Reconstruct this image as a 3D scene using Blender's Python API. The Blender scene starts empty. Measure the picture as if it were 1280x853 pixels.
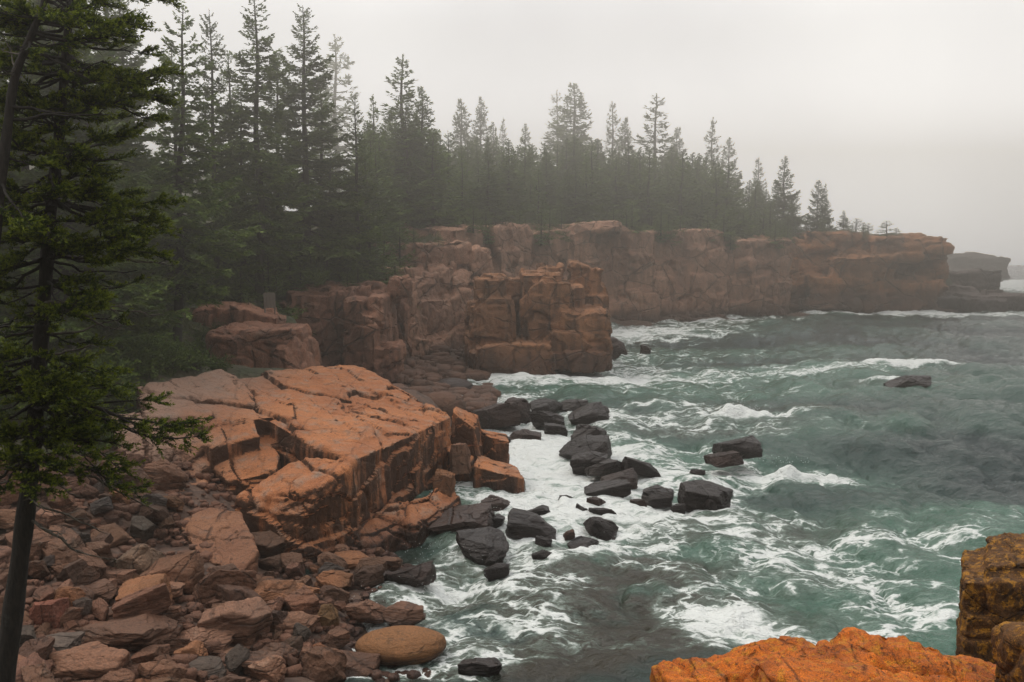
import bpy, bmesh, math, random
import numpy as np
from mathutils import Vector, Matrix

random.seed(7)
rng = np.random.default_rng(7)
R = math.radians
S = bpy.context.scene
COL = S.collection
F32 = np.float32

# ------------------------------------------------------------------ camera
FPX, CX, CY, CAMZ = 1280 * 35.0 / 36.0, 640.0, 426.5, 10.0
PITCH = math.atan((CY - 310.0) / FPX)
cam = bpy.data.objects.new('camera', bpy.data.cameras.new('camera'))
COL.objects.link(cam)
cam.location = (0, 0, CAMZ)
cam.rotation_euler = (math.pi / 2 - PITCH, 0, 0)
cam.data.lens = 35.0
cam.data.sensor_width = 36.0
cam.data.clip_end = 3000
cam.data.clip_start = 0.1
S.camera = cam


def ray(px, py):
    u, v = (px - CX) / FPX, -(py - CY) / FPX
    c, s = math.cos(PITCH), math.sin(PITCH)
    return np.array([u, c + v * s, -s + v * c])


def at_z(px, py, z):
    d = ray(px, py)
    t = (z - CAMZ) / d[2]
    return np.array([0, 0, CAMZ]) + d * t


def at_y(px, py, Y):
    d = ray(px, py)
    return np.array([0, 0, CAMZ]) + d * (Y / d[1])


# ------------------------------------------------------------------ noise
def _h(ix, iy, iz, seed):
    n = (ix.astype(np.uint32) * np.uint32(374761393) + iy.astype(np.uint32) * np.uint32(668265263)
         + iz.astype(np.uint32) * np.uint32(2147483647 - 58) + np.uint32((seed * 974711 + 12345) & 0xffffffff))
    n = (n ^ (n >> np.uint32(13))) * np.uint32(1274126177)
    n = n ^ (n >> np.uint32(16))
    n = n * np.uint32(2246822519)
    n = n ^ (n >> np.uint32(15))
    return (n & np.uint32(0xffffff)).astype(F32) / F32(0xffffff)


def vnoise(p, seed=0):
    i = np.floor(p).astype(np.int64)
    f = (p - i).astype(F32)
    f = f * f * f * (f * (f * 6 - 15) + 10)
    x, y, z = i[:, 0], i[:, 1], i[:, 2]
    r = 0
    for dx in (0, 1):
        wx = f[:, 0] if dx else 1 - f[:, 0]
        for dy in (0, 1):
            wy = f[:, 1] if dy else 1 - f[:, 1]
            for dz in (0, 1):
                wz = f[:, 2] if dz else 1 - f[:, 2]
                r = r + wx * wy * wz * _h(x + dx, y + dy, z + dz, seed)
    return r * 2 - 1


ROT = np.array([[0.0, 0.8, 0.6], [-0.8, 0.36, -0.48], [-0.6, -0.48, 0.64]])


def fbm(p, seed=0, octv=4, gain=0.5):
    a, s, r = 1.0, 0.0, 0
    q = np.array(p, dtype=np.float64)
    for o in range(octv):
        r = r + a * vnoise(q, seed + o * 17)
        s += a
        a *= gain
        q = q @ ROT.T * 2.03 + 11.3
    return r / s


def ridged(p, seed=0, octv=4):
    a, s, r = 1.0, 0.0, 0
    q = np.array(p, dtype=np.float64)
    for o in range(octv):
        r = r + a * (1 - 2 * np.abs(vnoise(q, seed + o * 17)))
        s += a
        a *= 0.5
        q = q @ ROT.T * 2.03 + 7.7
    return r / s


def cells(p, seed=0, pw=9.0, jit=0.75):
    """blocky cells: distance to the nearest and second nearest cell point and the cell's own random value"""
    i = np.floor(p).astype(np.int64)
    f1 = np.full(len(p), 9e9, F32)
    f2 = np.full(len(p), 9e9, F32)
    idv = np.zeros(len(p), F32)
    for dx in (-1, 0, 1):
        for dy in (-1, 0, 1):
            for dz in (-1, 0, 1):
                cx, cy, cz = i[:, 0] + dx, i[:, 1] + dy, i[:, 2] + dz
                qx = np.abs(cx + 0.5 + jit * (_h(cx, cy, cz, seed) - 0.5) - p[:, 0])
                qy = np.abs(cy + 0.5 + jit * (_h(cx, cy, cz, seed + 1) - 0.5) - p[:, 1])
                qz = np.abs(cz + 0.5 + jit * (_h(cx, cy, cz, seed + 2) - 0.5) - p[:, 2])
                d = ((qx ** pw + qy ** pw + qz ** pw) ** (1 / pw)).astype(F32)
                new = d < f1
                f2 = np.where(new, f1, np.minimum(f2, d))
                idv = np.where(new, _h(cx, cy, cz, seed + 3), idv)
                f1 = np.where(new, d, f1)
    return f1, f2, idv


# ------------------------------------------------------------------ materials
class NT:
    def __init__(self, name):
        self.m = bpy.data.materials.new(name)
        self.m.use_nodes = True
        self.t = self.m.node_tree
        self.t.nodes.clear()

    def n(self, typ, **kw):
        nd = self.t.nodes.new('ShaderNode' + typ)
        for k, v in kw.items():
            if k.startswith('_'):
                setattr(nd, k[1:], v)
        for k, v in kw.items():
            if k.startswith('_'):
                continue
            key = int(k[1:]) if (k[0] == 'i' and k[1:].isdigit()) else k.replace('__', ' ')
            sk = nd.inputs[key]
            if isinstance(v, bpy.types.NodeSocket):
                self.t.links.new(v, sk)
            else:
                if isinstance(v, tuple) and len(v) == 3 and sk.type == 'RGBA':
                    v = v + (1.0,)
                sk.default_value = v
        return nd

    def math(self, op, a, b=0.0, clamp=False):
        return self.n('Math', _operation=op, _use_clamp=clamp, i0=a, i1=b).outputs[0]

    def mix(self, fac, a, b, mode='MIX'):
        nd = self.t.nodes.new('ShaderNodeMix')
        nd.data_type = 'RGBA'
        nd.blend_type = mode
        for k, v in ((0, fac), (6, a), (7, b)):
            if isinstance(v, bpy.types.NodeSocket):
                self.t.links.new(v, nd.inputs[k])
            else:
                if isinstance(v, tuple) and len(v) == 3:
                    v = v + (1.0,)
                nd.inputs[k].default_value = v
        return nd.outputs[2]

    def ss(self, v, lo, hi):
        nd = self.n('MapRange', _interpolation_type='SMOOTHSTEP', Value=v)
        nd.inputs['From Min'].default_value = lo
        nd.inputs['From Max'].default_value = hi
        return nd.outputs[0]

    def noise(self, vec, scale, detail=5, rough=0.55, dist=0.0):
        nd = self.n('TexNoise', Vector=vec, Scale=float(scale), Detail=float(detail), Roughness=rough, Distortion=dist)
        return nd.outputs[0]

    def out(self, surf):
        o = self.n('OutputMaterial', Surface=surf)
        return self.m


def rock_material(name, c1, c2, c3, spot=(0.05, 0.035, 0.03), wet_lo=0.25, wet_hi=1.1, use_obj=False, sc=1.0, lichen=None,
                  rough=0.85, streak_shade=0.5, bump=1.0, gr=0.7, spotf=0.55, vlo=0.44, c3lo=0.55, ckf=0.5, greyx=None, vdark=0.22):
    t = NT(name)
    geo = t.n('NewGeometry')
    if use_obj:
        tc = t.n('TexCoord').outputs['Object']
        oi = t.n('ObjectInfo')
        off = t.n('VectorMath', _operation='SCALE', i0=oi.outputs['Location']).outputs[0]
        vec = t.n('VectorMath', _operation='ADD', i0=tc, i1=geo.outputs['Position']).outputs[0]
    else:
        vec = geo.outputs['Position']
    n1 = t.noise(vec, 0.35 * sc, 6, 0.6, 0.4)
    n2 = t.noise(vec, 1.7 * sc, 6, 0.65)
    n3 = t.noise(vec, 9.0 * sc, 4, 0.7)
    n4 = t.noise(vec, 40.0 * sc, 2, 0.6)
    col = t.mix(t.ss(n1, 0.38, 0.62), c1, c2)
    col = t.mix(t.ss(n2, c3lo, c3lo + 0.28), col, c3)
    if greyx:                                   # weathered grey on the landward part
        gx_ = t.n('SeparateXYZ', Vector=geo.outputs['Position']).outputs[0]
        gx_ = t.math('ADD', gx_, t.math('MULTIPLY', t.math('SUBTRACT', n1, 0.5), 5.0))
        col = t.mix(t.math('MULTIPLY', t.math('SUBTRACT', 1.0, t.ss(gx_, greyx[0], greyx[1])), 0.8), col, (0.22, 0.155, 0.12))
    col = t.mix(t.math('MULTIPLY', t.ss(n3, 0.53, 0.68), spotf), col, spot)
    # run-off streaks long down steep faces, deepened to paint in their shade too
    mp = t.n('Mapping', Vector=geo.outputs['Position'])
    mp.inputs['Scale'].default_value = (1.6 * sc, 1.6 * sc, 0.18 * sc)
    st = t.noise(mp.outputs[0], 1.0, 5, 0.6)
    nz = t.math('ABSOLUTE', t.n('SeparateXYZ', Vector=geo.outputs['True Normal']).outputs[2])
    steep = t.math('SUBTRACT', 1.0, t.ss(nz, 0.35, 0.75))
    col = t.mix(t.math('MULTIPLY', t.math('MULTIPLY', t.ss(st, vlo, vlo + 0.18), steep), streak_shade), col, tuple(x * vdark for x in c1))
    # open joints: thin, dirt-filled lines
    wv = t.n('TexNoise', Vector=vec, Scale=0.9 * sc, Detail=4.0)
    wp = t.n('VectorMath', _operation='MULTIPLY_ADD', i0=wv.outputs['Color'], i1=(0.3 / sc, 0.3 / sc, 0.3 / sc), i2=vec).outputs[0]
    cm = t.n('Mapping', Vector=wp)
    cm.inputs['Rotation'].default_value = (0.2, 0.15, 0.5)
    cm.inputs['Scale'].default_value = (0.42 * sc, 0.10 * sc, 0.55 * sc)

    def crack(scale, w):
        v = t.n('TexVoronoi', Vector=cm.outputs[0], Scale=scale)
        v.feature = 'DISTANCE_TO_EDGE'
        return t.math('SUBTRACT', 1.0, t.ss(v.outputs['Distance'], 0.0, w))
    ck = t.math('MAXIMUM', t.math('MULTIPLY', crack(1.0, 0.022), t.ss(n2, 0.36, 0.5)), t.math('MULTIPLY', crack(3.1, 0.05), t.math('MULTIPLY', t.ss(n2, 0.50, 0.60), 0.8)))
    col = t.mix(t.math('MULTIPLY', ck, ckf), col, tuple(x * 0.3 for x in spot))
    if lichen:
        col = t.mix(t.math('MULTIPLY', t.ss(t.noise(vec, 3.0 * sc, 7, 0.75), 0.50, 0.60), lichen[3]), col, lichen[:3])
    grain = t.math('MULTIPLY_ADD', t.ss(n4, 0.25, 0.75), gr)
    grain.node.inputs[2].default_value = 1.0 - gr / 2
    col = t.mix(1.0, col, t.n('CombineColor', Red=grain, Green=grain, Blue=grain).outputs[0], 'MULTIPLY')
    if use_obj:
        col = t.mix(1.0, col, oi.outputs['Color'], 'MULTIPLY')
    # the wet, dark tidal zone just above the water
    z = t.n('SeparateXYZ', Vector=geo.outputs['Position']).outputs[2]
    zz = t.math('ADD', z, t.math('MULTIPLY', t.math('SUBTRACT', n2, 0.5), 1.2))
    wet = t.math('SUBTRACT', 1.0, t.ss(zz, wet_lo, wet_hi))
    if use_obj:
        wet = t.math('MAXIMUM', wet, t.math('SUBTRACT', 1.0, oi.outputs['Alpha']))
    dark = t.mix(1.0, col, (0.34, 0.31, 0.31), 'MULTIPLY')
    col = t.mix(wet, col, dark)
    rg = t.math('SUBTRACT', rough, t.math('MULTIPLY', wet, 0.52))
    b0 = t.n('Bump', Strength=min(0.9, 1.8 * ckf) * bump, Distance=0.10 / sc, Height=t.math('SUBTRACT', 1.0, ck))
    b1 = t.n('Bump', Strength=0.8 * bump, Distance=0.20 / sc, Height=n2, Normal=b0.outputs[0])
    b2 = t.n('Bump', Strength=0.8 * bump, Distance=0.05 / sc, Height=n3, Normal=b1.outputs[0])
    b3 = t.n('Bump', Strength=0.6 * bump, Distance=0.012 / sc, Height=n4, Normal=b2.outputs[0])
    p = t.n('BsdfPrincipled', Roughness=rg, Normal=b3.outputs[0])
    p.inputs['Specular IOR Level'].default_value = 0.35
    t.t.links.new(col, p.inputs['Base Color'])
    return t.out(p.outputs[0])


M = {}
M['ledge'] = rock_material('orange_granite', (0.45, 0.175, 0.068), (0.34, 0.125, 0.050), (0.30, 0.21, 0.155), spot=(0.05, 0.03, 0.022), wet_lo=0.1, wet_hi=1.2, streak_shade=1.0, vlo=0.33, c3lo=0.47, ckf=0.22, greyx=(-12.5, -9.0), vdark=0.12)
M['slab'] = rock_material('tan_granite', (0.27, 0.125, 0.065), (0.19, 0.085, 0.048), (0.24, 0.165, 0.125), wet_lo=-0.5, wet_hi=0.3, streak_shade=0.7)
M['cliff'] = rock_material('pink_granite', (0.32, 0.15, 0.09), (0.20, 0.092, 0.058), (0.28, 0.19, 0.14), sc=0.6, wet_lo=0.5, wet_hi=2.2, streak_shade=0.6)
M['pale'] = rock_material('pale_pink_granite', (0.42, 0.225, 0.145), (0.29, 0.150, 0.098), (0.36, 0.26, 0.20), sc=0.5, wet_lo=0.5, wet_hi=2.2, streak_shade=0.4)
M['darkrock'] = rock_material('dark_wet_granite', (0.13, 0.095, 0.085), (0.09, 0.070, 0.066), (0.15, 0.115, 0.10), sc=0.4, wet_lo=1.0, wet_hi=3.0, streak_shade=0.3)
M['stack'] = rock_material('brown_granite', (0.34, 0.150, 0.068), (0.22, 0.098, 0.046), (0.26, 0.18, 0.125), sc=0.7, wet_lo=1.0, wet_hi=2.9, streak_shade=0.75)
M['headland'] = rock_material('layered_granite', (0.38, 0.155, 0.058), (0.21, 0.095, 0.045), (0.22, 0.145, 0.105), sc=0.35, wet_lo=2.0, wet_hi=4.6, streak_shade=0.6)
M['boulder'] = rock_material('boulder_granite', (0.19, 0.105, 0.068), (0.125, 0.074, 0.050), (0.20, 0.15, 0.115), use_obj=True, wet_lo=-0.1, wet_hi=0.45, streak_shade=0.35)
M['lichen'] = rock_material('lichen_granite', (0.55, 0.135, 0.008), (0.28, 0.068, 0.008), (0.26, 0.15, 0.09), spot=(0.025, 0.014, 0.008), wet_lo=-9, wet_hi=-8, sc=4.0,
                            lichen=(0.46, 0.20, 0.012, 0.55), streak_shade=0.15, gr=1.5, spotf=0.9)
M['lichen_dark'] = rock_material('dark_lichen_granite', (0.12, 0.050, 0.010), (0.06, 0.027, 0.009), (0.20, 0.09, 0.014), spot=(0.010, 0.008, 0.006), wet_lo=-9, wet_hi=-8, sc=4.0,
                                 lichen=(0.42, 0.19, 0.012, 0.6), streak_shade=0.5, gr=1.5, spotf=0.8)


def needle_material(name, a, b, c):
    t = NT(name)
    at = t.n('Attribute', _attribute_name='hue').outputs['Fac']
    oi = t.n('ObjectInfo').outputs['Random']
    col = t.mix(t.ss(at, 0.1, 0.8), a, b)
    col = t.mix(t.ss(at, 0.86, 0.97), col, c)
    k = t.math('MULTIPLY_ADD', oi, 0.5)
    k.node.inputs[2].default_value = 0.75
    col = t.mix(1.0, col, t.n('CombineColor', Red=k, Green=k, Blue=k).outputs[0], 'MULTIPLY')
    p = t.n('BsdfPrincipled', Roughness=0.6)
    p.inputs['Specular IOR Level'].default_value = 0.2
    t.t.links.new(col, p.inputs['Base Color'])
    tr = t.n('BsdfTranslucent', Color=col)
    mx = t.n('MixShader', i0=0.28, i1=p.outputs[0], i2=tr.outputs[0])
    return t.out(mx.outputs[0])


M['needle_near'] = needle_material('near_spruce_needles', (0.032, 0.060, 0.010), (0.21, 0.255, 0.020), (0.09, 0.055, 0.02))
M['needle'] = needle_material('spruce_needles', (0.052, 0.098, 0.020), (0.15, 0.21, 0.034), (0.06, 0.045, 0.018))
M['leaf'] = needle_material('shrub_leaves', (0.04, 0.075, 0.016), (0.12, 0.17, 0.028), (0.15, 0.13, 0.04))
M['grassm'] = needle_material('grass_blades', (0.05, 0.075, 0.02), (0.10, 0.11, 0.03), (0.17, 0.13, 0.06))


def bark_material():
    t = NT('spruce_bark')
    pos = t.n('NewGeometry').outputs['Position']
    n1 = t.noise(pos, 6, 5)
    mp = t.n('Mapping', Vector=pos)
    mp.inputs['Scale'].default_value = (45, 45, 9)
    n2 = t.noise(mp.outputs[0], 1.0, 5, 0.65)
    col = t.mix(t.ss(n2, 0.35, 0.65), (0.010, 0.008, 0.006), (0.030, 0.023, 0.018))
    col = t.mix(t.ss(n1, 0.6, 0.75), col, (0.06, 0.058, 0.048))
    bp = t.n('Bump', Strength=0.9, Distance=0.03, Height=n2)
    p = t.n('BsdfPrincipled', Roughness=0.9, Normal=bp.outputs[0])
    t.t.links.new(col, p.inputs['Base Color'])
    return t.out(p.outputs[0])


M['bark'] = bark_material()


def deadwood_material():
    t = NT('grey_dead_wood')
    pos = t.n('NewGeometry').outputs['Position']
    col = t.mix(t.ss(t.noise(pos, 14, 4), 0.35, 0.65), (0.05, 0.042, 0.034), (0.15, 0.13, 0.105))
    p = t.n('BsdfPrincipled', Roughness=0.9)
    t.t.links.new(col, p.inputs['Base Color'])
    return t.out(p.outputs[0])


M['dead'] = deadwood_material()


def board_material():
    t = NT('weathered_board')
    pos = t.n('NewGeometry').outputs['Position']
    mp = t.n('Mapping', Vector=pos)
    mp.inputs['Scale'].default_value = (14, 14, 1.5)
    n = t.noise(mp.outputs[0], 1.0, 4)
    col = t.mix(n, (0.10, 0.085, 0.07), (0.21, 0.18, 0.15))
    p = t.n('BsdfPrincipled', Roughness=0.85)
    t.t.links.new(col, p.inputs['Base Color'])
    return t.out(p.outputs[0])


M['board'] = board_material()


def plain(name, c, rough=0.8):
    t = NT(name)
    p = t.n('BsdfPrincipled', Roughness=rough)
    n = t.noise(t.n('NewGeometry').outputs['Position'], 30, 3)
    col = t.mix(n, tuple(x * 0.7 for x in c), tuple(min(1, x * 1.3) for x in c))
    t.t.links.new(col, p.inputs['Base Color'])
    return t.out(p.outputs[0])


M['bird'] = plain('black_feathers', (0.015, 0.014, 0.014))
M['foamdrop'] = plain('white_spray', (0.75, 0.77, 0.76), 0.5)


# ------------------------------------------------------------------ mesh helpers
def tag(o, label=None, cat=None, group=None, kind=None):
    if label: o['label'] = label
    if cat: o['category'] = cat
    if group: o['group'] = group
    if kind: o['kind'] = kind
    return o


def link(name, me, mat=None, parent=None):
    o = bpy.data.objects.new(name, me)
    COL.objects.link(o)
    if mat is not None:
        me.materials.clear()
        me.materials.append(mat)
    if parent is not None:
        o.parent = parent
    return o


def empty(name, loc):
    o = bpy.data.objects.new(name, None)
    COL.objects.link(o)
    o.location = loc
    o.empty_display_size = 0.3
    return o


def mesh_np(name, v, f, smooth=False, attrs=None):
    """v (N,3), f (M,k) with one face size"""
    me = bpy.data.meshes.new(name)
    v = np.ascontiguousarray(v, F32)
    f = np.ascontiguousarray(f, np.int32)
    m, k = f.shape
    me.vertices.add(len(v))
    me.vertices.foreach_set('co', v.ravel())
    me.loops.add(m * k)
    me.loops.foreach_set('vertex_index', f.ravel())
    me.polygons.add(m)
    me.polygons.foreach_set('loop_start', np.arange(0, m * k, k, dtype=np.int32))
    me.polygons.foreach_set('loop_total', np.full(m, k, np.int32))
    if smooth:
        me.polygons.foreach_set('use_smooth', np.ones(m, bool))
    me.update(calc_edges=True)
    for an, av in (attrs or {}).items():
        a = me.attributes.new(an, 'FLOAT', 'POINT')
        a.data.foreach_set('value', np.ascontiguousarray(av, F32))
    return me


def co_of(me):
    a = np.empty(len(me.vertices) * 3, F32)
    me.vertices.foreach_get('co', a)
    return a.reshape(-1, 3)


def no_of(me):
    a = np.empty(len(me.vertices) * 3, F32)
    me.vertices.foreach_get('normal', a)
    return a.reshape(-1, 3)


def hull_into(bm, pts):
    vs = [bm.verts.new(tuple(float(c) for c in p)) for p in pts]
    r = bmesh.ops.convex_hull(bm, input=vs)
    junk = [g for g in r['geom_interior'] if isinstance(g, bmesh.types.BMVert)]
    if junk:
        bmesh.ops.delete(bm, geom=junk, context='VERTS')


def remesh(bm, voxel, smooth_it=0):
    me = bpy.data.meshes.new('tmp')
    bmesh.ops.recalc_face_normals(bm, faces=bm.faces[:])
    bm.to_mesh(me)
    bm.free()
    o = bpy.data.objects.new('tmp', me)
    COL.objects.link(o)
    md = o.modifiers.new('r', 'REMESH')
    md.mode = 'VOXEL'
    md.voxel_size = voxel
    md.use_smooth_shade = True
    if smooth_it:
        sm = o.modifiers.new('s', 'SMOOTH')
        sm.iterations = smooth_it
        sm.factor = 0.5
    dg = bpy.context.evaluated_depsgraph_get()
    res = bpy.data.meshes.new_from_object(o.evaluated_get(dg))
    bpy.data.objects.remove(o)
    bpy.data.meshes.remove(me)
    return res


def rotz(a):
    c, s = math.cos(a), math.sin(a)
    return np.array([[c, -s, 0], [s, c, 0], [0, 0, 1.0]])


def rock_displace(me, seed, frame=0.0, tilt=0.0, bsize=(2.0, 2.0, 1.4), bamp=0.12, groove=0.10, gw=0.05, bsize2=None, bamp2=0.05, groove2=0.05,
                  big=0.15, bigs=0.3, fine=0.03, fines=2.5):
    v = co_of(me).astype(np.float64)
    n = no_of(me).astype(np.float64)
    rt = rotz(frame) @ np.array([[1, 0, 0], [0, math.cos(tilt), -math.sin(tilt)], [0, math.sin(tilt), math.cos(tilt)]])
    w = v + 0.25 * np.stack([fbm(v * 0.5, seed + 5, 3), fbm(v * 0.5, seed + 6, 3), fbm(v * 0.5, seed + 7, 3)], 1)
    q = w @ rt
    d = big * fbm(v * bigs, seed, 4)
    f1, f2, idv = cells(q / np.array(bsize), seed + 20)
    e = np.clip((f2 - f1) / (gw * 2), 0, 1)
    d = d + bamp * (idv * 2 - 1) - groove * (1 - e) ** 2
    if bsize2 is not None:
        f1, f2, idv = cells(q / np.array(bsize2) + 3.3, seed + 40)
        e = np.clip((f2 - f1) / (gw * 2.4), 0, 1)
        msk = np.clip(0.5 + 1.6 * fbm(v * 0.35, seed + 9, 2), 0, 1)
        d = d + (bamp2 * (idv * 2 - 1) - groove2 * (1 - e) ** 2) * msk
    d = d + fine * fbm(v * fines, seed + 60, 5, 0.6)
    v = v + n * d[:, None]
    me.vertices.foreach_set('co', v.astype(F32).ravel())
    me.update()
    return me


def recentre(me, base):
    v = co_of(me) - np.array(base, F32)
    me.vertices.foreach_set('co', v.ravel())
    me.update()


def rock_thing(name, pieces, voxel, seed, mat, label, cat, smooth_it=0, group=None, **dk):
    bm = bmesh.new()
    for p in pieces:
        hull_into(bm, p)
    me = remesh(bm, voxel, smooth_it)
    rock_displace(me, seed, **dk)
    v = co_of(me)
    base = (float(v[:, 0].mean()), float(v[:, 1].mean()), float(v[:, 2].min()))
    recentre(me, base)
    o = link(name, me, mat)
    o.location = base
    me.name = name
    tag(o, label, cat, group)
    return o


# ------------------------------------------------------------------ piece makers (real positions; front face at depth Y0)
def pblock(px0, px1, yt, yb, Y0, depth, jit=0.12, yt1=None, zb=None, lean=0.0, taper=0.0, fan=False):
    """box block: left/right pixel columns, top/bottom pixel rows of its front face at depth Y0"""
    yt1 = yt if yt1 is None else yt1
    a, b = at_y(px0, yt, Y0), at_y(px1, yt1, Y0)
    z0 = at_y(px0, yb, Y0)[2] if zb is None else zb
    out = []
    for (x, zt) in ((a[0], a[2]), (b[0], b[2])):
        for dy in (0, depth):
            j = lambda: (random.random() - 0.5) * 2 * jit
            sx = taper * (1 if abs(x - a[0]) < abs(x - b[0]) else -1)
            if fan and dy: x = x * (Y0 + depth) / Y0
            out.append((x + sx + j(), Y0 + dy + lean * (1 if dy == 0 else 0) + j(), zt + j() * 0.6))
            out.append((x + j(), Y0 + dy + j(), z0))
    return out


def cliff_pieces(path, seed, colw=(1.3, 2.8), depth=6.0, ztj=0.5, off=0.5, layers=(2, 4), step=0.35, jit=0.15):
    """columns of jointed blocks along a path of (x, y, z base, z top)"""
    rd = random.Random(seed)
    pts = [np.array(p, float) for p in path]
    seg = [np.hypot(*(pts[i + 1][:2] - pts[i][:2])) for i in range(len(pts) - 1)]
    tot = sum(seg)

    def at(s):
        s = min(max(s, 0), tot - 1e-6)
        for i, l in enumerate(seg):
            if s <= l:
                k = s / l
                p = pts[i] * (1 - k) + pts[i + 1] * k
                d = (pts[i + 1] - pts[i])[:2] / l
                return p, d
            s -= l
        return pts[-1], (pts[-1] - pts[-2])[:2] / seg[-1]
    out, s = [], 0.0
    while s < tot:
        w = rd.uniform(*colw)
        p, d = at(s + w / 2)
        nrm = np.array([-d[1], d[0]])            # inland
        zb, zt = p[2] - 1.2, p[3] + rd.uniform(-ztj, ztj)
        n = rd.randint(*layers)
        cuts = sorted([zb] + [zb + (zt - zb) * (k + rd.uniform(-0.28, 0.28)) / n for k in range(1, n)] + [zt])
        o0 = rd.uniform(-off, off)
        for k in range(n):
            o = o0 + step * (k - n / 2) + rd.uniform(-0.2, 0.2) * off
            hw = w / 2 * rd.uniform(0.98, 1.25)
            pc = []
            for su in (-1, 1):
                for sv in (0, 1):
                    for zz in (cuts[k] - 0.1, cuts[k + 1]):
                        jx, jy, jz = (rd.uniform(-jit, jit) for _ in range(3))
                        q = p[:2] + d * (su * hw + jx) + nrm * (o + (depth if sv else 0) + jy)
                        pc.append((q[0], q[1], zz + (jz if zz != zb else 0)))
            out.append(pc)
        s += w
    return out


def path_px(lst):
    """(px, y top, y base, z base) -> (x, y, zb, zt)"""
    out = []
    for px, yt, yb, zb in lst:
        b = at_z(px, yb, zb)
        zt = at_y(px, yt, b[1])[2]
        out.append((b[0], b[1], zb, zt))
    return out


# ------------------------------------------------------------------ cliff paths
PA = path_px([(352, 378, 472, 1.0), (405, 368, 470, 1.0), (440, 360, 468, 1.0), (478, 360, 462, 1.0), (506, 352, 450, 1.0)])
PB = path_px([(500, 352, 448, 1.0), (522, 338, 440, 1.0), (556, 336, 434, 1.0), (592, 345, 428, 1.0)])
PB2 = path_px([(486, 312, 420, 2.0), (530, 306, 418, 2.0), (570, 304, 416, 2.0), (606, 312, 414, 2.0)])
PC = path_px([(585, 284, 421, 1.0), (640, 283, 409, 1.0), (690, 291, 402, 1.0), (716, 282, 398, 1.0), (778, 281, 394.5, 1.0), (830, 291, 391.5, 1.0),
              (878, 289, 389.5, 1.0), (938, 300, 388, 1.0), (980, 302, 387, 0.8)])
PD = path_px([(962, 302, 387, 0.3), (1010, 294, 386.5, 0.1), (1065, 291, 387.5, 0.0), (1120, 293, 387.5, 0.0), (1166, 299, 385.5, 0.0), (1186, 302, 383, 0.0)])

# ------------------------------------------------------------------ ground
CP = []


def cp(x, y, z): CP.append((x, y, z))


def cpp(px, py, z):
    p = at_z(px, py, z)
    CP.append((p[0], p[1], z))


for c in ((-5, 10, 4.7), (-9, 9, 4.6), (-6, 12, 3.2), (-9, 12, 3.4), (-5, 4, 6), (0, 0, 8.3), (0, -12, 8.5), (-12, -8, 8), (12, -8, 8), (4, 4, 6.2), (5, 8.4, 5.9), (8, 9.2, 5.9), (0, 7, 5.0), (0, 14, -1.2),
          (5, 14.5, -2), (11, 15.5, -2), (14, 10, 4), (-5, 15, 1.2), (-10, 15, 2.2), (-14, 14, 5), (-20, 12, 6.5), (-30, 20, 8), (-26, 30, 7.5), (0, 18, -1.0)):
    cp(*c)
for c in ((430, 853, 0), (530, 800, -.25), (545, 720, -.3), (350, 853, .5), (250, 853, .8), (150, 853, 1.0), (20, 853, 1.3), (0, 760, 1.7), (200, 760, 1.0), (350, 760, .55), (450, 730, .1),
          (430, 700, .2), (100, 690, 1.6), (0, 680, 2.1), (190, 680, 1.4), (60, 640, 2.4), (150, 630, 2.4), (0, 620, 3.0), (0, 560, 4.2), (100, 560, 3.3), (150, 520, 3.9), (60, 480, 5.2),
          (0, 440, 6.6), (150, 465, 5.0), (222, 442, 4.9), (300, 458, 4.0), (345, 458, 4.0), (270, 456, 4.2), (180, 440, 5.4), (260, 600, 1.2), (350, 560, 1.2), (450, 540, 1.2), (350, 490, 2.4), (470, 490, 1.8), (250, 500, 2.6),
          (700, 600, -1.3), (650, 600, -.8), (600, 680, -.6), (800, 700, -1.5), (900, 500, -2), (1200, 600, -2.5), (700, 490, -1.2), (900, 430, -1.6), (640, 760, -.6), (760, 820, -1.2), (1000, 800, -2),
          (540, 470, .4), (560, 445, .8), (520, 500, .25), (590, 480, -.5), (500, 470, .8), (640, 455, -.6), (780, 402, -.15), (860, 396, -.1), (950, 391, -.1), (860, 391, .7), (800, 396, .5),
          (1000, 392, -1.2), (1100, 395, -1.6), (1260, 395, -2.5), (180, 432, 5.6)):
    cpp(*c)
for c in ((380, 472, 1.0), (398, 476, 1.0), (425, 476, 0.9), (368, 468, 1.4), (440, 478, 0.8)):
    cpp(*c)
for c in ((-11.5, 60, 1.5), (-10.5, 57, 1.2), (-12, 64, 1.8), (-9.5, 62, 1.0), (-13, 59, 2.2), (-12.5, 67, 1.6), (-11, 66, 1.2)):
    cp(*c)
for c in ((-19.5, 63, 5.9), (-14.5, 63, 5.9), (-17, 67, 6.6), (-22, 60, 5.8), (-17, 55, 3.6), (-13.5, 55, 3.4), (-19.5, 52, 4.8), (-15, 58, 4.4)):
    cp(*c)
for P in (PA, PB2, PC, PD):
    for i, p in enumerate(P):
        q0, q1 = np.array(P[max(0, i - 1)]), np.array(P[min(len(P) - 1, i + 1)])
        d = (q1 - q0)[:2]
        d /= np.hypot(*d)
        nr = np.array([-d[1], d[0]])
        for o, z in ((-2.5, min(p[2] - 0.3, 0.6)), (4.0, p[3] - 0.7), (9.0, p[3] - 0.1), (16, p[3] + 0.8)):
            if P is PA and o > 10: continue
            cp(p[0] + nr[0] * o, p[1] + nr[1] * o, z)
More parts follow.
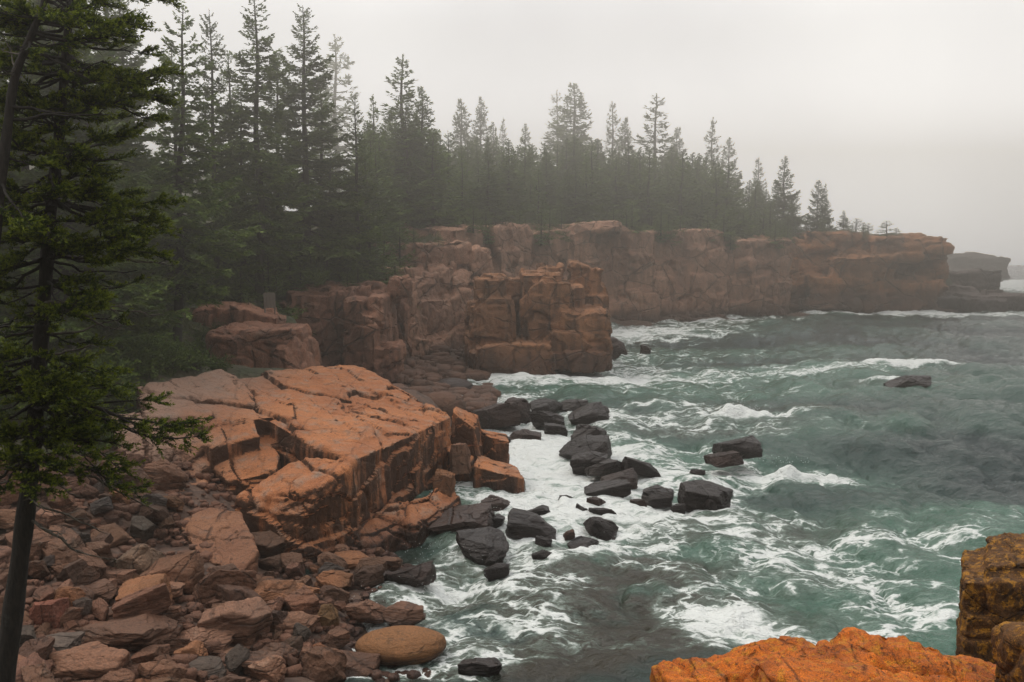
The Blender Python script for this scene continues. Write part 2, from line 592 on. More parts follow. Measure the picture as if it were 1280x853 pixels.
for c in ((-45, 60, 9), (-40, 80, 11), (-60, 100, 15), (-30, 100, 13), (-12, 130, 14.5), (-60, 140, 19), (-20, 170, 19), (20, 190, 18), (50, 200, 15), (-100, 60, 16), (-120, 150, 28), (-40, 50, 7.5), (-30, 42, 6.6), (-100, 250, 30), (0, 260, 24),
          (-32, 66, 8.0), (-28, 75, 8.6), (110, 120, -3), (150, 200, -3), (100, 190, -3), (90, 230, -3), (60, 60, -3), (40, 30, -3), (60, 100, -2.5), (200, 60, -4), (90, 20, -4), (120, 260, -4), (60, 260, 5)):
    cp(*c)
BAY = np.array([(598, 474), (640, 470), (765, 458), (772, 412), (850, 400), (960, 395), (1270, 396), (1280, 700), (1100, 853), (570, 853), (565, 770), (600, 700), (655, 690), (660, 600), (625, 530)], float)


def inside(px, py):
    r, n = False, len(BAY)
    for i in range(n):
        (x0, y0), (x1, y1) = BAY[i], BAY[(i + 1) % n]
        if (y0 > py) != (y1 > py) and px < x0 + (py - y0) / (y1 - y0) * (x1 - x0):
            r = not r
    return r


for py in (397, 400, 404, 409, 415, 423, 433, 446, 462, 480, 500, 525, 555, 590, 630, 680, 740, 810):
    for px in range(575, 1290, 26):
        if inside(px, py): cpp(px, py, -1.3)
for px in (1000, 1060, 1120, 1180, 1240, 1300): cpp(px, 390, -1.5)
CPA = np.array(CP)


def gh(xy):
    xy = np.atleast_2d(np.asarray(xy, float))
    out = np.empty(len(xy))
    for s in range(0, len(xy), 20000):
        b = xy[s:s + 20000]
        d2 = (b[:, None, 0] - CPA[None, :, 0]) ** 2 + (b[:, None, 1] - CPA[None, :, 1]) ** 2
        w = 1.0 / (d2 + 0.4) ** 2.2
        out[s:s + 20000] = (w * CPA[None, :, 2]).sum(1) / w.sum(1)
    return out


def ghf(x, y):
    """bilinear look-up in the finished ground grid"""
    x, y = np.asarray(x, float), np.asarray(y, float)
    i = np.clip(np.searchsorted(gx, x) - 1, 0, len(gx) - 2)
    j = np.clip(np.searchsorted(gy, y) - 1, 0, len(gy) - 2)
    a = np.clip((x - gx[i]) / (gx[i + 1] - gx[i]), 0, 1)
    b = np.clip((y - gy[j]) / (gy[j + 1] - gy[j]), 0, 1)
    return (GZ[j, i] * (1 - a) + GZ[j, i + 1] * a) * (1 - b) + (GZ[j + 1, i] * (1 - a) + GZ[j + 1, i + 1] * a) * b


def gh1(x, y): return float(ghf(x, y))


def ground_at(px, py):
    d = ray(px, py)
    t = np.arange(4, 260, 0.1)
    p = np.array([0, 0, CAMZ]) + d[None] * t[:, None]
    g = np.maximum(ghf(p[:, 0], p[:, 1]), -0.15)
    k = np.argmax(p[:, 2] < g)
    return p[k] if p[k, 2] < g[k] else p[-1]


def axis(lo, hi, fine_lo, fine_hi, st, grow=1.12):
    a = list(np.arange(fine_lo, fine_hi + st, st))
    s = st
    while a[-1] < hi:
        s *= grow
        a.append(min(a[-1] + s, hi))
    s = st
    while a[0] > lo:
        s *= grow
        a.insert(0, max(a[0] - s, lo))
    return np.array(a)


gx = axis(-540, 560, -75, 75, 0.9)
gy = axis(-190, 580, -12, 215, 0.9)
X, Y = np.meshgrid(gx, gy)
g2 = np.stack([X.ravel(), Y.ravel()], 1)
gz = gh(g2)
far = np.clip((np.hypot(g2[:, 0], g2[:, 1] - 80) - 230) / 150, 0, 1)
gz = gz * (1 - far) + far * np.where(g2[:, 0] < -30, 22.0, -6.0)
p3 = np.stack([g2[:, 0], g2[:, 1], np.zeros(len(g2))], 1)
gz += 0.35 * fbm(p3 * 0.25, 3, 4) + 0.12 * fbm(p3 * 1.3, 4, 3)
ny, nx = X.shape
GZ = gz.reshape(ny, nx)
ii = np.arange(nx * ny).reshape(ny, nx)
gf = np.stack([ii[:-1, :-1].ravel(), ii[:-1, 1:].ravel(), ii[1:, 1:].ravel(), ii[1:, :-1].ravel()], 1)


def ground_material():
    t = NT('forest_floor_and_shingle')
    geo = t.n('NewGeometry')
    pos = geo.outputs['Position']
    n1 = t.noise(pos, 0.6, 6, 0.65)
    n2 = t.noise(pos, 5, 5, 0.7)
    soil = t.mix(t.ss(n1, 0.4, 0.62), (0.035, 0.042, 0.016), (0.07, 0.055, 0.03))
    soil = t.mix(t.ss(n2, 0.5, 0.7), soil, (0.055, 0.075, 0.022))
    vo = t.n('TexVoronoi', Vector=pos, Scale=3.2)
    vo.feature = 'F1'
    st = t.mix(t.n('SeparateColor', Color=vo.outputs['Color']).outputs[0], (0.06, 0.034, 0.024), (0.13, 0.075, 0.05))
    st = t.mix(t.ss(n2, 0.5, 0.75), st, (0.11, 0.085, 0.07))
    z = t.n('SeparateXYZ', Vector=pos).outputs[2]
    zz = t.math('ADD', z, t.math('MULTIPLY', t.math('SUBTRACT', n1, 0.5), 2.0))
    col = t.mix(t.ss(zz, 2.6, 3.8), st, soil)
    bp = t.n('Bump', Strength=0.8, Distance=0.15, Height=vo.outputs['Distance'])
    bp2 = t.n('Bump', Strength=0.7, Distance=0.08, Height=n2, Normal=bp.outputs[0])
    p = t.n('BsdfPrincipled', Roughness=0.9, Normal=bp2.outputs[0])
    t.t.links.new(col, p.inputs['Base Color'])
    return t.out(p.outputs[0])


ground = link('ground', mesh_np('ground', np.stack([g2[:, 0], g2[:, 1], gz], 1), gf, True), ground_material())
tag(ground, kind='structure')

# ------------------------------------------------------------------ the big ledge
def T(px, py, z): return at_z(px, py, z)


def slab(tops, zb=-1.2, out=0.0, cen=None):
    """convex piece under a polygon of top points"""
    tops = [np.array(p) for p in tops]
    c = sum(tops) / len(tops)
    r = []
    for p in tops:
        r.append(p)
        d = (p - c)[:2]
        d = d / (np.hypot(*d) + 1e-6) * out
        r.append((p[0] + d[0], p[1] + d[1], zb))
    return r


ledge = [
    slab([T(440, 578, 3.0), T(562, 521, 2.95), T(540, 508, 3.15), T(450, 500, 3.55), T(380, 545, 3.35)], out=0.25),
    slab([T(385, 560, 3.05), T(442, 578, 2.95), T(470, 540, 3.2), T(400, 530, 3.5)], out=0.2),
    slab([T(450, 502, 3.55), T(545, 508, 3.1), T(520, 494, 3.25), T(425, 462, 4.05), T(300, 470, 4.25), T(330, 520, 3.75)], out=0.1),
    slab([T(380, 548, 3.35), T(330, 522, 3.75), T(450, 500, 3.56), T(470, 545, 3.2), T(395, 562, 3.1)], out=0.1),
    slab([T(250, 478, 4.3), T(330, 466, 4.35), T(440, 457, 4.2), T(518, 490, 3.5), T(508, 502, 3.4), T(430, 478, 3.95)], out=0.05),
    slab([T(172, 484, 4.75), T(292, 465, 4.5), T(330, 522, 3.78), T(255, 536, 3.65), T(190, 520, 4.2)], out=0.1),
    slab([T(255, 530, 3.72), T(318, 522, 3.8), T(326, 545, 3.35), T(262, 562, 3.1)], out=0.1),
    slab([T(265, 556, 3.0), T(335, 545, 3.1), T(352, 568, 2.75), T(345, 588, 2.4), T(285, 602, 2.15), T(258, 580, 2.5)], out=0.15),
    slab([T(296, 626, 1.95), T(318, 606, 2.25), T(372, 575, 2.8), T(440, 577, 2.98), T(400, 610, 2.45), T(345, 640, 1.75)], out=0.1),
    slab([T(340, 642, 1.7), T(402, 606, 2.5), T(438, 580, 2.95), T(440, 585, 2.85), T(385, 640, 1.8)], out=0.35),
    # the shattered toe at the foot of the face
    slab([T(470, 640, 1.0), T(520, 618, 1.2), T(560, 602, 1.3), T(575, 620, 0.9), T(520, 660, 0.5)], out=0.4),
    slab([T(420, 672, 0.55), T(480, 645, 0.8), T(520, 650, 0.6), T(470, 682, 0.2)], out=0.3),
    slab([T(195, 560, 3.2), T(255, 548, 3.3), T(262, 585, 2.5), T(215, 606, 2.3)], out=0.2),
    slab([T(128, 520, 4.3), T(190, 512, 4.35), T(258, 556, 3.2), T(232, 582, 2.7), T(150, 572, 3.25)], out=0.1),
    slab([T(148, 575, 3.0), T(222, 588, 2.55), T(243, 614, 2.1), T(160, 628, 2.3)], out=0.25),
    slab([T(205, 608, 2.25), T(262, 588, 2.4), T(255, 632, 1.7), T(196, 640, 1.75)], out=0.25),
]
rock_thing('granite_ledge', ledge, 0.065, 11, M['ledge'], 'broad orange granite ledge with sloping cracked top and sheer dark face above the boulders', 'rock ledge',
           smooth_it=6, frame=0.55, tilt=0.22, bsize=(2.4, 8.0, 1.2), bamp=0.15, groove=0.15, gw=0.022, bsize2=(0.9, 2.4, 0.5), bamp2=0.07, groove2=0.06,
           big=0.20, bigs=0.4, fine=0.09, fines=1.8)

big = [[T(220, 652, 1.75), T(262, 634, 2.0), T(302, 640, 1.8), T(323, 690, 1.25), T(302, 714, 0.95), T(254, 702, 1.1), T(222, 676, 1.0), T(318, 735, 0.25), T(262, 728, 0.3), T(300, 690, 0.2), T(250, 690, 0.4)]]
rock_thing('granite_slab', big, 0.05, 12, M['slab'], 'huge tilted orange slab leaning on the front of the ledge above the beach', 'rock slab', smooth_it=1, frame=0.4, tilt=0.3, bsize=(1.2, 1.6, 0.5), bamp=0.03, groove=0.05, gw=0.03, big=0.08, bigs=0.8, fine=0.03, fines=4)
SLAB_AT = T(272, 690, 1.2)
EK = dict(smooth_it=1, bsize=(1.1, 1.3, 0.9), bamp=0.04, groove=0.08, gw=0.03, big=0.1, bigs=0.8, fine=0.04, fines=4)
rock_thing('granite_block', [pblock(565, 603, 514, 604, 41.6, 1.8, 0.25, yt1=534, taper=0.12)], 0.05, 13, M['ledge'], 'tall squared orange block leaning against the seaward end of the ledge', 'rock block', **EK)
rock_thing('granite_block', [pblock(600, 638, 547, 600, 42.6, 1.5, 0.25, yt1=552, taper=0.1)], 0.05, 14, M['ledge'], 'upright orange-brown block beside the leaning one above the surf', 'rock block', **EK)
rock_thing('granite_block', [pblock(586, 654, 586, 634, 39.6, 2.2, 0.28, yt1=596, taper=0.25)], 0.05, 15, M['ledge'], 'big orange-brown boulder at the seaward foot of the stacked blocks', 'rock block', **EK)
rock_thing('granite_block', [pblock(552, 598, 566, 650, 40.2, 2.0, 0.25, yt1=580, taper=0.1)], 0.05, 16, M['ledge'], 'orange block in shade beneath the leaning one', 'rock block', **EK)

# outcrop behind the ledge, under the leaning spruce
out1 = [pblock(258, 372, 414, 470, 55, 5, 0.25, taper=0.3), pblock(275, 356, 411, 440, 55.6, 4, 0.2, taper=0.2), pblock(330, 374, 430, 470, 54.4, 4, 0.3, taper=0.5), pblock(256, 300, 420, 470, 54.2, 4, 0.3, taper=0.3)]
rock_thing('rock_outcrop', out1, 0.13, 21, M['cliff'], 'low rounded pink outcrop right behind the ledge and beside the leaning spruce trunk', 'rock outcrop', smooth_it=5, bsize=(2.0, 2, 1.5), bamp=0.12, groove=0.2, bsize2=(0.8, 0.8, 0.6), groove2=0.1, big=0.3, fine=0.08)
out2 = [pblock(236, 262, 386, 428, 60, 4, 0.3), pblock(258, 292, 384, 425, 60.5, 4, 0.3), pblock(290, 326, 383, 425, 59.5, 4, 0.3, yt1=392), pblock(322, 346, 396, 430, 59, 4, 0.25), pblock(326, 342, 384, 410, 61.5, 2, 0.2),
        pblock(210, 240, 392, 425, 61, 4, 0.3)]
rock_thing('rock_outcrop', out2, 0.14, 22, M['cliff'], 'broken row of pinkish blocks above the rounded outcrop, under the dark spruce boughs', 'rock outcrop', smooth_it=3, bsize=(1.8, 2, 1.3), bamp=0.12, groove=0.2, big=0.3, fine=0.08)
out3 = [pblock(60, 150, 590, 660, 37, 4, 0.4), pblock(130, 215, 575, 645, 36, 4, 0.4), pblock(-30, 70, 585, 670, 38, 4, 0.4), pblock(150, 235, 560, 640, 38, 4, 0.3)]
rock_thing('rock_outcrop', out3, 0.12, 23, M['cliff'], 'shadowed rock bank left of the ledge, behind the near spruce trunk', 'rock outcrop', smooth_it=3, bsize=(1.6, 2, 1.3), bamp=0.16, groove=0.2, big=0.4, fine=0.08)

# ------------------------------------------------------------------ cliffs round the cove
ca = cliff_pieces(PA, 31, colw=(0.9, 1.9), depth=6, ztj=0.35, off=0.45, layers=(1, 3), step=0.15)
ca += [pblock(428, 452, 375, 480, 66.5, 5, 0.15), pblock(455, 468, 395, 480, 65.5, 4, 0.15), pblock(462, 478, 372, 480, 67.2, 5, 0.15), pblock(470, 500, 432, 480, 66, 3, 0.2), pblock(484, 506, 348, 372, 70, 3, 0.3)]
rock_thing('rock_cliff', ca, 0.13, 31, M['cliff'], 'pink cliff of tall vertical columns just behind the ledge, left of the cove', 'cliff', smooth_it=1, frame=0.5, bsize=(1.3, 2, 2.6), bamp=0.15, groove=0.25, gw=0.04, bsize2=(0.7, 0.9, 0.9), bamp2=0.09, groove2=0.13, big=0.15, fine=0.10, fines=3)
cb = cliff_pieces(PB, 32, colw=(2.2, 4.0), depth=7, ztj=0.5, off=0.7, layers=(2, 4), step=0.6, jit=0.4)
cb += cliff_pieces(PB2, 33, colw=(2.0, 4.2), depth=9, ztj=0.7, off=0.8, layers=(2, 3), step=0.9, jit=0.5)
rock_thing('rock_cliff', cb, 0.17, 32, M['pale'], 'rounded stepped pink cliff at the back of the small cove, left of the sea stack', 'cliff', smooth_it=2, frame=0.2, bsize=(2.6, 3, 2.2), bamp=0.25, groove=0.3, gw=0.05, bsize2=(1.2, 1.2, 1.0), bamp2=0.12, groove2=0.15, big=0.4, fine=0.12)
cc = cliff_pieces(PC, 34, colw=(2.5, 6.0), depth=9, ztj=0.5, off=0.9, layers=(2, 4), step=0.45, jit=0.35)
cc += [pblock(704, 778, 280, 292, PC[3][1] + 1, 8, 0.4), pblock(690, 720, 291, 330, PC[3][1] - 0.5, 8, 0.5), pblock(598, 640, 281, 300, PC[1][1] - 1, 8, 0.5)]
rock_thing('rock_cliff', cc, 0.24, 34, M['pale'], 'long hazy brown cliff wall under the misty treeline behind the sea stack', 'cliff', smooth_it=2, frame=0.6, bsize=(3.2, 4, 4.0), bamp=0.35, groove=0.4, gw=0.05, bsize2=(1.6, 1.8, 1.5), bamp2=0.2, groove2=0.2, big=0.3, bigs=0.15, fine=0.16, fines=2.2)

cd = cliff_pieces(PD, 35, colw=(5, 11), depth=14, ztj=0.35, off=1.3, layers=(6, 9), step=0.25, jit=0.4)
for (a, b, yt, yb, y0, dp) in ((1095, 1186, 296, 318, 158, 14), (1120, 1187, 303, 326, 157.5, 14), (1140, 1184, 322, 345, 160, 12), (1040, 1120, 322, 345, 156, 9), (1085, 1128, 318, 330, 155.5, 6), (1010, 1090, 345, 372, 156, 9),
                               (1075, 1172, 350, 388, 156.5, 9), (985, 1075, 375, 389, 155, 9)):
    cd.append(pblock(a, b, yt, yb, y0, dp, 0.4))
rock_thing('rock_headland', cd, 0.36, 35, M['headland'], 'layered orange-brown headland with an overhanging lip that closes the far side of the bay', 'headland', smooth_it=2, frame=0.3, bsize=(6, 6, 1.5), bamp=0.5, groove=0.5, gw=0.06, bsize2=(2.6, 2.6, 0.9), bamp2=0.28, groove2=0.3, big=0.4, bigs=0.12, fine=0.2, fines=1.8)

# shelves running out from the headland, and the rocks beyond
sh = [pblock(1160, 1222, 352, 388, 172, 8, 0.5, yt1=360), pblock(1166, 1250, 341, 366, 178, 6, 0.4), pblock(1215, 1252, 338, 362, 177, 5, 0.3), pblock(1165, 1240, 372, 390, 166, 7, 0.4), pblock(1185, 1235, 366, 386, 170, 5, 0.4)]
rock_thing('rock_shelf', sh, 0.3, 36, M['darkrock'], 'low dark rock shelves stepping down to the water at the foot of the headland', 'rock shelf', smooth_it=2, bsize=(4, 4, 1.0), bamp=0.3, groove=0.3, big=0.4, fine=0.2)
rock_thing('rock_islet', [pblock(1223, 1330, 368, 392, 160, 9, 0.3), pblock(1219, 1262, 374, 392, 159, 6, 0.3), pblock(1234, 1256, 362, 372, 163, 3, 0.3)], 0.25, 37, M['darkrock'], 'flat-topped black rock in the surf at the right end of the shelves', 'rock', smooth_it=2, bsize=(3, 3, 1.2), bamp=0.2, groove=0.3, big=0.3, fine=0.15)
rock_thing('rock_headland', [pblock(1200, 1256, 322, 362, 330, 22, 1.2), pblock(1212, 1246, 319, 360, 332, 22, 1.2), pblock(1196, 1230, 338, 365, 325, 15, 1.2), pblock(1244, 1264, 332, 360, 330, 15, 1.2)], 0.6, 38, M['darkrock'],
           'faint blue-grey headland almost lost in fog beyond the shelves', 'headland', smooth_it=3, bsize=(6, 6, 2), bamp=0.5, groove=0.5, big=0.9, bigs=0.1, fine=0.3, fines=0.5)

# ------------------------------------------------------------------ sea stack
st = [pblock(590, 638, 348, 455, 80, 6, 0.2, yt1=350, taper=0.15), pblock(596, 634, 344, 380, 81, 6, 0.25, taper=0.3), pblock(600, 642, 372, 455, 79.4, 6, 0.2), pblock(584, 606, 382, 468, 80.2, 6, 0.25),
      pblock(650, 702, 344, 465, 81.3, 8, 0.15), pblock(636, 668, 350, 465, 85.5, 5, 0.15), pblock(662, 712, 352, 465, 80.4, 6, 0.2), pblock(655, 690, 338, 350, 83, 6, 0.2), pblock(674, 704, 334, 372, 86, 4, 0.2),
      pblock(690, 724, 360, 460, 80.8, 7, 0.2), pblock(700, 730, 358, 440, 83, 6, 0.2), pblock(714, 752, 329, 395, 86.0, 4.5, 0.12, yt1=340), pblock(744, 758, 358, 400, 86, 4, 0.2), pblock(735, 760, 368, 440, 84.5, 5, 0.2),
      pblock(692, 758, 386, 450, 80, 8, 0.25), pblock(700, 762, 388, 420, 79.4, 6, 0.2, yt1=392), pblock(690, 763, 417, 462, 79.2, 8, 0.2), pblock(656, 700, 402, 465, 80.2, 7, 0.3, taper=0.3),
      pblock(588, 668, 436, 476, 77.4, 6, 0.25, yt1=432, taper=0.3), pblock(640, 692, 430, 476, 77.2, 6, 0.2, taper=0.35), pblock(690, 764, 440, 464, 78.6, 7, 0.2), pblock(586, 620, 440, 472, 78.6, 6, 0.3)]
rock_thing('sea_stack', st, 0.13, 41, M['stack'], 'free-standing blocky sea stack of brown granite with a dark vertical cleft, surf at its foot', 'sea stack', smooth_it=0, frame=0.1, bsize=(2.6, 2.6, 2.6), bamp=0.24, groove=0.30, gw=0.025, bsize2=(1.0, 1.2, 0.8), bamp2=0.12, groove2=0.14, big=0.12, bigs=0.3, fine=0.10, fines=3.0)

# ------------------------------------------------------------------ lichen rocks on the photographer's own cliff
def lump(pts, Y0, dy, zb, inset=0.25):
    """rounded mass from a silhouette of pixels at depth Y0: nearer and farther rims are lower"""
    o = []
    for (px, py) in pts:
        p = at_y(px, py, Y0)
        o += [p, p + np.array([0, -dy * 0.45, -inset]), p + np.array([0, dy * 0.45, -inset * 0.7]), (p[0], Y0 - dy * 0.6, zb), (p[0], Y0 + dy * 0.6, zb)]
    return o


f1 = [lump([(835, 854), (900, 845), (960, 836), (1010, 826), (1060, 822), (1095, 836)], 7.0, 1.3, 5.9, 0.16)]
rock_thing('lichen_rock', f1, 0.018, 51, M['lichen'], 'bright orange lichened rock rising along the bottom edge, lower left of its pair', 'rock', smooth_it=5, bsize=(0.9, 0.9, 0.6), bamp=0.03, groove=0.05, gw=0.04, big=0.10, bigs=2.0, fine=0.055, fines=8)
f2 = [lump([(1058, 822), (1085, 804), (1130, 806), (1175, 813), (1208, 826), (1222, 848)], 7.25, 1.1, 5.9, 0.12)]
rock_thing('lichen_rock', f2, 0.018, 52, M['lichen'], 'rounded orange lichened rock at the bottom, beside the tall dark rock', 'rock', smooth_it=5, bsize=(0.8, 0.9, 0.6), bamp=0.02, groove=0.04, gw=0.04, big=0.08, bigs=2.0, fine=0.055, fines=8)
f3 = [lump([(985, 838), (1050, 846), (1120, 858), (1180, 872), (960, 850)], 6.4, 1.0, 5.7, 0.1)]
rock_thing('lichen_rock', f3, 0.02, 53, M['lichen'], 'low yellowish lichened rock in front of the orange pair', 'rock', smooth_it=10, bsize=(0.8, 0.9, 0.6), bamp=0.02, groove=0.04, gw=0.04, big=0.08, bigs=2.0, fine=0.03, fines=9)
f4 = [pblock(1203, 1236, 728, 845, 8.6, 1.0, 0.02, zb=5.3, fan=True), pblock(1238, 1330, 730, 845, 8.5, 1.1, 0.03, zb=5.3, fan=True), pblock(1226, 1340, 707, 735, 8.75, 0.9, 0.03, yt1=700, taper=0.05, fan=True), pblock(1207, 1330, 772, 850, 8.5, 1.0, 0.02, zb=5.3, fan=True)]
rock_thing('lichen_rock', f4, 0.022, 54, M['lichen_dark'], 'tall squared dark rock with an ochre lichen cap at the right edge', 'rock', smooth_it=3, bsize=(1.3, 1.5, 0.9), bamp=0.02, groove=0.04, gw=0.02, big=0.05, bigs=1.2, fine=0.05, fines=9)
f5 = [lump([(1272, 800), (1285, 790), (1320, 794), (1350, 810)], 6.7, 0.7, 5.8, 0.1)]
rock_thing('lichen_rock', f5, 0.018, 55, M['lichen_dark'], 'small pale speckled rock in the bottom right corner before the tall dark rock', 'rock', smooth_it=6, bsize=(0.6, 0.6, 0.5), bamp=0.02, groove=0.03, big=0.05, bigs=2.5, fine=0.03, fines=9)
f6 = [lump([(1195, 832), (1225, 836), (1262, 842), (1290, 850)], 7.2, 0.9, 5.7, 0.1)]
rock_thing('lichen_rock', f6, 0.02, 56, M['lichen'], 'dull orange rock filling the gap between the rounded rock and the corner', 'rock', smooth_it=8, bsize=(0.6, 0.6, 0.5), bamp=0.02, groove=0.03, big=0.06, bigs=2.0, fine=0.03, fines=9)

# ------------------------------------------------------------------ boulders
def boulder_mesh(seed, ncut=9, round_it=1, flat=1.0):
    rd = random.Random(seed)
    bm = bmesh.new()
    bmesh.ops.create_cube(bm, size=1.0)
    for k in range(ncut):
        n = Vector((rd.gauss(0, 1), rd.gauss(0, 1), rd.gauss(0.25, 0.9) * flat)).normalized()
        d = rd.uniform(0.36, 0.52)
        g = bm.verts[:] + bm.edges[:] + bm.faces[:]
        r = bmesh.ops.bisect_plane(bm, geom=g, plane_co=n * d, plane_no=n, clear_outer=True)
        ed = [e for e in r['geom_cut'] if isinstance(e, bmesh.types.BMEdge)]
        if ed:
            bmesh.ops.edgeloop_fill(bm, edges=ed)
    bmesh.ops.triangulate(bm, faces=bm.faces[:])
    me = remesh(bm, 0.026, round_it)
    rock_displace(me, seed + 300, frame=rd.uniform(0, 3), tilt=rd.uniform(-0.4, 0.4), bsize=(0.8, 0.8, 0.45), bamp=0.02, groove=0.03, gw=0.04, bsize2=(0.35, 0.4, 0.25), bamp2=0.015, groove2=0.02,
                  big=0.06, bigs=2.0, fine=0.03, fines=6.0)
    v = co_of(me)
    lo, hi = v.min(0), v.max(0)
    v = (v - (lo + hi) / 2) / (hi - lo)
    v[:, 2] += 0.5
    me.vertices.foreach_set('co', v.ravel())
    me.update()
    me.materials.clear()
    me.materials.append(M['boulder'])
    me.name = 'boulder'
    return me


BM_ = [boulder_mesh(100 + k, 6 + k % 7, 1 + 4 * (k % 3 == 2)) for k in range(18)]


def egg_mesh(seed):
    bm = bmesh.new()
    bmesh.ops.create_icosphere(bm, subdivisions=5, radius=0.5)
    me = bpy.data.meshes.new('boulder')
    bm.to_mesh(me)
    bm.free()
    me.polygons.foreach_set('use_smooth', np.ones(len(me.polygons), bool))
    v = co_of(me).astype(float)
    f1, f2, idv = cells(v * 1.5 + 4, seed)
    v *= (1 + 0.10 * fbm(v * 2.2, seed, 3) + 0.012 * fbm(v * 14, seed + 3, 3) - 0.02 * (1 - np.clip((f2 - f1) / 0.06, 0, 1)))[:, None]
    v[:, 2] += 0.5
    me.vertices.foreach_set('co', v.astype(F32).ravel())
    me.update()
    me.materials.append(M['boulder'])
    return me


BR_ = [egg_mesh(3), egg_mesh(8)]
BROCKS = [(SLAB_AT[0], SLAB_AT[1], 1.7, 1.0)]            # (x, y, radius) for the foam and for the spacing


def boulder(p, sx, sy, sz, yaw, mesh, color, label, group=None, name='boulder', sink=0.3, tilt=(0, 0)):
    o = bpy.data.objects.new(name, mesh)
    COL.objects.link(o)
    o.location = (p[0], p[1], p[2] - sz * sink)
    o.rotation_euler = (tilt[0], tilt[1], yaw)
    o.scale = (sx, sy, sz)
    o.color = color
    tag(o, label, 'boulder', group)
    BROCKS.append((p[0], p[1], (sx + sy) / 4, p[2]))
    return o


def box_boulder(x0, y0, x1, y1, label, color, ground=None, mesh=None, deep=0.9, yaw=None, name='boulder', group=None, k=[0]):
    """a boulder that fills a pixel box; stands on the water (ground = z) or on the ground"""
    k[0] += 1
    px = (x0 + x1) / 2
    p = at_z(px, y1, ground) if ground is not None else ground_at(px, y1)
    d = p[1]
    w = (x1 - x0) / FPX * d
    dp = w * deep
    tanv = (y1 - 310) / FPX
    vis = (y1 - y0) / FPX * d
    h = max(vis - dp * 0.75 * tanv, 0.28 * w)
    sink = 0.25
    p = p + np.array([0, dp * 0.42, 0])
    if ground == -0.02:                          # rocks in the surf stand clear of the swell
        h = h + 0.11
        p[2] += 0.03
    rd = random.Random(k[0] * 13 + int(x0))
    tl = 0.28 if ground == -0.02 else 0.1
    yaw = rd.choice((0, math.pi)) + rd.uniform(-0.25, 0.25) if yaw is None else yaw
    return boulder(p, w * 1.04, dp, h / (1 - sink), yaw, mesh or BM_[k[0] % len(BM_)], color, label, group, name, sink, (rd.uniform(-tl, tl), rd.uniform(-tl, tl)))


BLACK = (0.22, 0.23, 0.26, 0.05)
DBROWN = (0.42, 0.33, 0.29, 0.15)
BROWN = (0.85, 0.72, 0.62, 0.75)
RED = (1.08, 0.92, 0.80, 1.0)
PINK = (1.25, 1.12, 1.05, 1.0)
TAN = (1.3, 1.4, 1.35, 1.0)
ORANGE = (1.5, 1.15, 0.8, 1.0)
GREY = (0.66, 0.84, 0.98, 0.95)
DGREY = (0.46, 0.57, 0.64, 0.85)
OCHRE = (1.45, 1.12, 0.58, 0.8)

